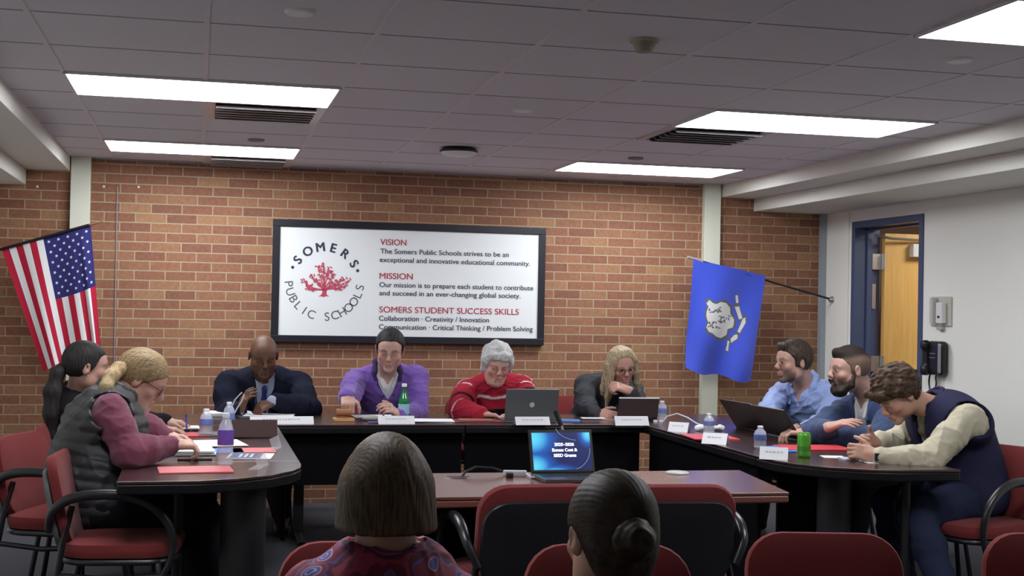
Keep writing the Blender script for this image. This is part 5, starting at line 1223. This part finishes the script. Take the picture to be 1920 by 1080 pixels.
for s in (-1,1): MB().tube([(s*.032+.026*cos(a),0,.018+.018*sin(a)) for a in np.linspace(0,6.28,15)[:-1]],.0022,6,closed=True).build('rim',gm_,o,True); MB().tube([(s*.058,0,.02),(s*.06,.06,.012),(s*.05,.12,.002)],.002,6).build('temple',gm_,o,True)
MB().tube([(-.007,0,.022),(0,0,.025),(.007,0,.022)],.002,6).build('bridge',gm_,o,True)
# grey-haired woman
x,y=xy(893,790); sheets('folder','dark red folder under the brown envelope by the silver laptop','folder',x,y,.30,.20,R(2),.007,mat('folder_wine',(.20,.02,.04),.45),g='coloured folders')
x,y=xy(893,788,TT+.008); sheets('envelope','brown and grey envelope on the dark red folder','envelope',x,y,.22,.13,R(-3),.006,[mat('envelope_brown',(.22,.10,.06),.6)],z=TT+.0075)
def laptop(lb,x,y,th,w,dd,lh,ang,lidm,basem,screen=None,logo=None):
    """hinge line at y=dd/2, keyboard towards -Y; ang = lid angle from flat"""
    o=thing('laptop',lb,'laptop',(x,y,TT),th,None); MB().box((0,0,.009),(w,dd,.016)).build('base',basem,o,bevel=.003)
    k=MB()
    for i in range(5):
        for j in range(14): k.box((-w*.42+w*.84*j/13,dd*.36-i*dd*.11,.0175),(w*.048,dd*.085,.0016))
    k.build('keyboard',M_black,o); MB().box((0,-dd*.33,.0175),(w*.3,dd*.22,.001)).build('touchpad',M_dark,o)
    a=R(ang); Rm=rotm(a,0,0); c=np.array([0,dd/2,.016])
    d_=np.array([0,-cos(a),sin(a)]); n_=np.array([0,-sin(a),-cos(a)])   # along lid upwards, screen normal
    M3=np.stack([np.array([1,0,0]),d_,np.cross([1,0,0],d_)],1); 
    ctr=c+d_*lh/2
    MB().box(ctr,(w,lh,.009),M3).build('lid',lidm,o,bevel=.003)
    sn=np.cross([1,0,0],d_); sn=sn if sn[1]<0 else -sn
    MB().box(ctr+sn*.0052,(w*.97,lh*.95,.001),M3).build('bezel',M_black,o)
    if screen:
        sc=MB(); sc.box(ctr+sn*.0062,(w*.91,lh*.86,.0006),M3).build('screen',screen,o)
    if logo is not None:
        MB().lathe([(.001,.0),(.016,.0),(.016,.0015),(.001,.0015)],ctr-sn*.0062,20,M3@rotm(0,0,0)).build('lid_mark',logo,o,True)
    return o,ctr,M3,sn
sil=mat('laptop_silver',(.17,.175,.18),.35,metal=.5); lb_=mat('laptop_black',(.016,.012,.014),.3)
o,ctr,M3,sn=laptop('silver laptop seen from behind in front of the grey-haired woman',2.01,7.97,R(180),.335,.21,.20,104,sil,sil,None,mat('mark_pale',(.5,.5,.5),.3))
card('white name card leaning at the silver laptop',1000,797,0,0,w=.215,h=.048)
x,y=xy(1031,781); o=thing('glasses_cloth','crumpled blue cloth right of the silver laptop','cloth',(x,y,TT)); f=Field(); f.ell((0,0,.03),(.040,.030,.036)); f.ell((.01,0,.065),(.020,.018,.03)); f.disp=wob(3,70,.008); f.plane((0,0,.001),(0,0,-1),.003); q=sdf_obj('cloth_folds',f,.004,mat('cloth_blue',(.10,.20,.62),.7)); q.parent=o
x,y=xy(1062,789); sheets('folder','blue folder between the silver laptop and the blonde woman','folder',x,y,.17,.16,R(-14),.005,M_bluef,g='coloured folders')
# blonde woman
x,y=xy(1112,786); sheets('notebook','small white and pink notebook left of the dark laptop','notebook',x,y,.15,.08,R(-6),.010,[mat('pink_cover',(.55,.2,.25),.5),M_paper],n=2)
o,ctr,M3,sn=laptop('dark tablet laptop with a bright top edge in front of the blonde woman',2.76,8.10,R(176),.265,.18,.135,108,mat('lid_maroon',(.040,.018,.020),.3),lb_)
MB().box((0,0,0),(.265,.008,.008)).build('lid_edge',mat('edge_bright',(.75,.75,.78),.3),o).location=tuple(ctr+M3[:,1]*.070)
x,y=xy(1150,787); sheets('desk_pad','tan paper under the dark tablet laptop','paper',x,y,.16,.12,R(0),.002,mat('tan_paper',(.30,.17,.13),.6))
card('white name card in front of the blonde woman',1186,798,0,R(-2),w=.215,h=.055)
bottle('water bottle with a blue label alone near the right cream column',1241,788,h=.125,r=.033,label=(.16,.22,.50))
for px,lb in ((1229,'left of the two white caps by the lone water bottle'),(1239,'right one of the white caps by the lone water bottle')):
    x,y=xy(px,791); o=MB().lathe([(.001,.012),(.013,.012),(.014,.010),(.014,0)],(0,0,0),14).build('loose_cap',M_cap,None,True); o.location=(x,y,TT); tag(o,lb,'bottle cap','loose white caps')
# right side
card('white name card farthest along the right table',1270,810,0,R(-38),w=.12,h=.055,g='white name cards')
x,y=xy(1296,800); o=thing('cable','white charging cable curving behind the name cards','cable',(x,y,TT)); MB().tube([(-.14,.12,.02),(-.12,.10,.055),(-.07,.06,.075),(-.02,.02,.055),(.03,-.02,.02),(.08,-.06,.006),(.12,-.14,.006)],.005,6).build('cord',MATS['cable_white'],o,True)
bottle('water bottle between crumpled tissues on the right table',1329,812,h=.115,r=.032,label=(.14,.2,.45))
for px,lb in ((1314,'crumpled white tissue left of the water bottle on the right table'),(1347,'crumpled white tissue right of the water bottle on the right table')):
    x,y=xy(px,808); f=Field(); f.ell((0,0,.018),(.035,.028,.018)); f.disp=wob(px,90,.010); f.plane((0,0,.001),(0,0,-1),.003); q=sdf_obj('tissue',f,.004,M_paper); q.location=(x,y,TT); tag(q,lb,'tissue','crumpled tissues')
x,y=xy(1330,820); sheets('folder','red folder under the white name card farther along the right table','folder',x,y,.26,.30,R(-4),.006,M_redf,g='coloured folders')
card('middle white name card on the right table, on the red folder',1338,833,0,R(-38),w=.135,h=.058,g='white name cards')
o,ctr,M3,sn=laptop('open black laptop farther along the right table, facing the man in light blue',3.32,7.27,R(95),.40,.21,.20,125,lb_,lb_)
o,ctr,M3,sn=laptop('open black laptop nearer the camera, in front of the folded arms',3.32,6.82,R(93),.40,.21,.20,125,lb_,mat('base_grey',(.12,.12,.14),.4))
bottle('small water bottle with a blue emblem beside the black laptop',1425,841,h=.118,r=.033,label=(.10,.14,.40))
x,y=xy(1468,843); sheets('folder','blue folder under the front name card on the right table','folder',x,y,.14,.26,R(10),.006,M_bluef,g='coloured folders')
card('front white name card on the right table, left of the green can',1450,862,0,R(-30),w=.135,h=.058,g='white name cards')
x,y=xy(1525,841); sheets('folder','red folder behind the green can','folder',x,y,.36,.24,R(-4),.008,M_redf,g='coloured folders')
x,y=xy(1507,857); o=thing('drink_can','bright green drink can on the right table','can',(x,y,TT)); gr=mat('can_green',(.10,.40,.03),.3,metal=.3,noise=.5,nscale=30)
MB().lathe([(.026,0),(.0325,.008),(.033,.012),(.033,.108),(.030,.116),(.027,.120)],(0,0,0),24).build('can_body',gr,o,True); MB().lathe([(.001,.117),(.024,.117),(.0275,.121)],(0,0,0),24).build('can_lid',mat('can_top',(.35,.5,.2),.3,metal=.6),o,True); MB().lathe([(.0335,.03),(.0336,.03),(.0336,.055),(.0335,.055)],(0,0,0),24).build('can_print',mat('can_dark',(.06,.22,.03),.3),o,True)
x,y=xy(1562,857); sheets('paper_sheet','small white sheet left of the phone by the young man','paper',x,y,.11,.10,R(-14),.002,M_paper)
x,y=xy(1605,862); o=sheets('phone','phone with a blue lit screen under the clasped hands','phone',x,y,.15,.10,R(-10),.008,mat('phone_case',(.60,.60,.66),.3)); MB().box((.02,.0,.0086),(.10,.08,.001)).build('screen',mat('phone_screen',(.03,.10,.40),.2,emit=.4),o)
x,y=xy(1655,866); sheets('paper_stack','thin white papers under the young man\'s forearm','paper stack',x,y,.20,.14,R(-6),.004,M_paper,n=2,g='white paper stacks')
# presentation table
def screen_mat():
    m,nt,b=new_mat('slide'); L=nt.links.new; tc=nt.nodes.new('ShaderNodeTexCoord'); 
    def rad(cx,cz,rx,rz):
        mp=nt.nodes.new('ShaderNodeMapping'); mp.inputs['Location'].default_value=(-cx/rx,0,-cz/rz); mp.inputs['Scale'].default_value=(1/rx,0,1/rz); L(tc.outputs['Generated'],mp.inputs[0])
        v=nt.nodes.new('ShaderNodeVectorMath'); v.operation='LENGTH'; L(mp.outputs[0],v.inputs[0]); r=nt.nodes.new('ShaderNodeMapRange'); r.inputs[1].default_value=0; r.inputs[2].default_value=1; r.inputs[3].default_value=1; r.inputs[4].default_value=0; r.interpolation_type='SMOOTHSTEP'; L(v.outputs['Value'],r.inputs[0]); return r.outputs[0]
    a=rad(.0,.85,.55,.75); c=rad(.97,.95,.22,.45); d=rad(.35,-.1,.55,.32); e=rad(0,.1,.5,.6)
    def add(p,q): n=nt.nodes.new('ShaderNodeMath'); n.operation='MAXIMUM'; L(p,n.inputs[0]); L(q,n.inputs[1]); return n.outputs[0]
    f=add(add(a,c),add(d,e)); r=nt.nodes.new('ShaderNodeValToRGB'); q=r.color_ramp.elements; q[0].color=(.004,.010,.09,1); q[1].color=(.10,.65,.90,1); z=q.new(.45); z.color=(.01,.10,.45,1)
    L(f,r.inputs[0]); L(r.outputs[0],b.inputs['Emission Color']); b.inputs['Emission Strength'].default_value=1.0; b.inputs['Base Color'].default_value=(.01,.01,.02,1); b.inputs['Roughness'].default_value=.3; return m
o,ctr,M3,sn=laptop('open laptop showing a blue slide on the presentation table',1.515,5.235,R(3),.285,.20,.185,108,M_dark,mat('base_metal',(.10,.10,.11),.35,metal=.5),screen_mat())
sw=mat('slide_text',(.95,.95,1),.5,emit=1.2)
def on_screen(name,V,F,sx,sy,cx,cy,m):
    mb=MB(); mb.add([ctr+sn*.0072+M3[:,0]*(cx+v[0]*sx)+M3[:,1]*(cy+v[1]*sy)+sn*v[2]*.5 if len(v)>2 else ctr+sn*.0072+M3[:,0]*(cx+v[0]*sx)+M3[:,1]*(cy+v[1]*sy) for v in V],F); return mb.build(name,m,o,fixn=False)
for i,t in enumerate(('2025\u20132026','Excess Cost &','SEED Grants')):
    V,F=text_mesh(t,1,.03,'CENTER'); a,b__=width_of(V); wd_={0:.088,1:.112,2:.100}[i]; on_screen('slide_lettering',V,F,wd_/(b__-a),.0185,.012,.028-.0235*i-.006,sw)
V=[];n_=24
for k in range(n_+1):
    a=R(195+70*k/n_); 
    for rr in (.098,.0995): V.append((.075+rr*cos(a),.115+rr*sin(a)*.7))
on_screen('slide_arc',V,[(2*k,2*k+1,2*k+3,2*k+2) for k in range(n_)],1,1,0,0,mat('arc_pale',(.35,.55,.8),.5,emit=.5))
V=[]
for k in range(n_+1):
    a=R(-75+75*k/n_)
    for rr in (.090,.0912): V.append((.035+rr*cos(a),.01+rr*sin(a)))
on_screen('slide_arc',V,[(2*k,2*k+1,2*k+3,2*k+2) for k in range(n_)],1,1,0,0,MATS['arc_pale'])
x,y=xy(1047,893); o=thing('microphone','slim black and silver microphone on a stalk behind the laptop screen','microphone',(x+.07,y+.12,TZ)); MB().lathe([(.04,0),(.04,.008),(.012,.014),(.008,.02)],(0,0,0),20).build('mic_base',M_black,o,True); MB().tube([(0,0,.01),(-.01,.01,.15),(-.022,.02,.20)],[.006,.006,.007],8).build('stalk',M_steel,o,True); MB().tube([(-.022,.02,.20),(-.045,.035,.265)],[.010,.012],10).build('mic_head',M_black,o,True)
x,y=xy(859,895); o=MB().lathe([(.001,.003),(.040,.003),(.043,0)],(0,0,0),24).build('cable_grommet',mat('grommet_brown',(.05,.025,.025),.4),None,True); o.location=(x,y,TZ); o.scale=(1.3,1,1); tag(o,'dark oval cable hole cover at the left of the presentation table','grommet')
x,y=xy(1270,888); o=MB().lathe([(.001,.010),(.045,.010),(.052,.006),(.052,0)],(0,0,0),28).build('conference_puck',mat('puck_grey',(.42,.42,.40),.35),None,True); o.location=(x,y,TZ); tag(o,'flat pale grey disc on the right part of the presentation table','speaker puck')
x0,y0=xy(866,894); x1,y1=xy(945,891); x2,y2=xy(995,898)
o=thing('display_cable','black cable with a white adapter running to the laptop','cable',(x0,y0,TT)); mb=MB(); mb.tube([(0,0,.0),(.02,.02,.02),(.07,.05,.035),(.14,.04,.030),(x1-x0,y1-y0,.014)],.0055,8); mb.build('cord',M_black,o,True)
MB().box(((x1-x0)+.045,(y1-y0)-.01,.012),(.10,.028,.018),rotm(0,0,R(-12))).build('adapter',mat('adapter_white',(.60,.60,.64),.35),o,bevel=.004); MB().tube([(x1-x0+.09,y1-y0-.02,.010),(x2-x0,y2-y0-.0,.008),(x2-x0+.04,y2-y0-.01,.008)],.004,6).build('adapter_cord',MATS['adapter_white'],o,True)
MB().box((x1-x0+.01,y1-y0-.06,.010),(.03,.06,.018),rotm(0,0,R(-10))).build('usb_plug',M_black,o,bevel=.003)  # small black block standing in for a dark reflection in the tabletop
# ------------------------------------------------------------------ camera, world, exposure
import mathutils
cam=bpy.data.cameras.new('camera'); co=bpy.data.objects.new('camera',cam); C.objects.link(co)
cam.sensor_width=36; cam.lens=36*FPX/1920; cam.clip_start=.05
Mx=mathutils.Matrix([[_r[i],_u[i],-_f[i],(0,0,CH)[i]] for i in range(3)]+[[0,0,0,1]]); co.matrix_world=Mx; SC.camera=co
wd=bpy.data.worlds.new('world'); wd.use_nodes=True; wd.node_tree.nodes['Background'].inputs[0].default_value=(.05,.05,.055,1); SC.world=wd
lt=bpy.data.lights.new('corridor_lamp','AREA'); lt.energy=26; lt.size=.6; lt.color=(1,.97,.9); lo=bpy.data.objects.new('corridor_lamp',lt); lo.location=(5.9,8.2,2.46); C.objects.link(lo)
SC.view_settings.view_transform='Standard'; SC.view_settings.look='None'; SC.view_settings.gamma=1; SC.view_settings.use_curve_mapping=False
SC.view_settings.exposure=0.2
SC.cycles.use_denoising=True; SC.cycles.max_bounces=8; SC.cycles.diffuse_bounces=5

# ------------------------------------------------------------------ sub-parts go under the part they belong to
SUBP={'lettering':'sign_panel','letter':'sign_panel','bullet':'sign_panel','tree_emblem':'sign_panel','bezel':'lid','screen':('lid','cover'),'lid_mark':'lid','lid_edge':'lid','slide_lettering':'screen','keyboard':'base','touchpad':'base',
 'label':'bottle_body','blurred_line':'card','can_print':'can_body','hinge':'door_leaf','door_closer':'door_leaf','closer_arm':'door_leaf','push_bar':'door_leaf','strike_plate':'door_frame','pole_tip':'flag_pole','printed_cover':'cover','printed_bars':'cover'}
SUBP['slide_lettering']='lid'; SUBP['slide_arc']='lid'
base_=lambda o:o.name.rsplit('.',1)[0] if o.name[-3:].isdigit() else o.name
for o in list(bpy.data.objects):
    if o.parent is None or o.parent.parent is not None: continue
    t=SUBP.get(base_(o))
    if not t: continue
    for tt in (t if isinstance(t,tuple) else (t,)):
        s_=[c for c in o.parent.children if base_(c)==tt and c is not o]
        if s_: o.parent=s_[0]; break
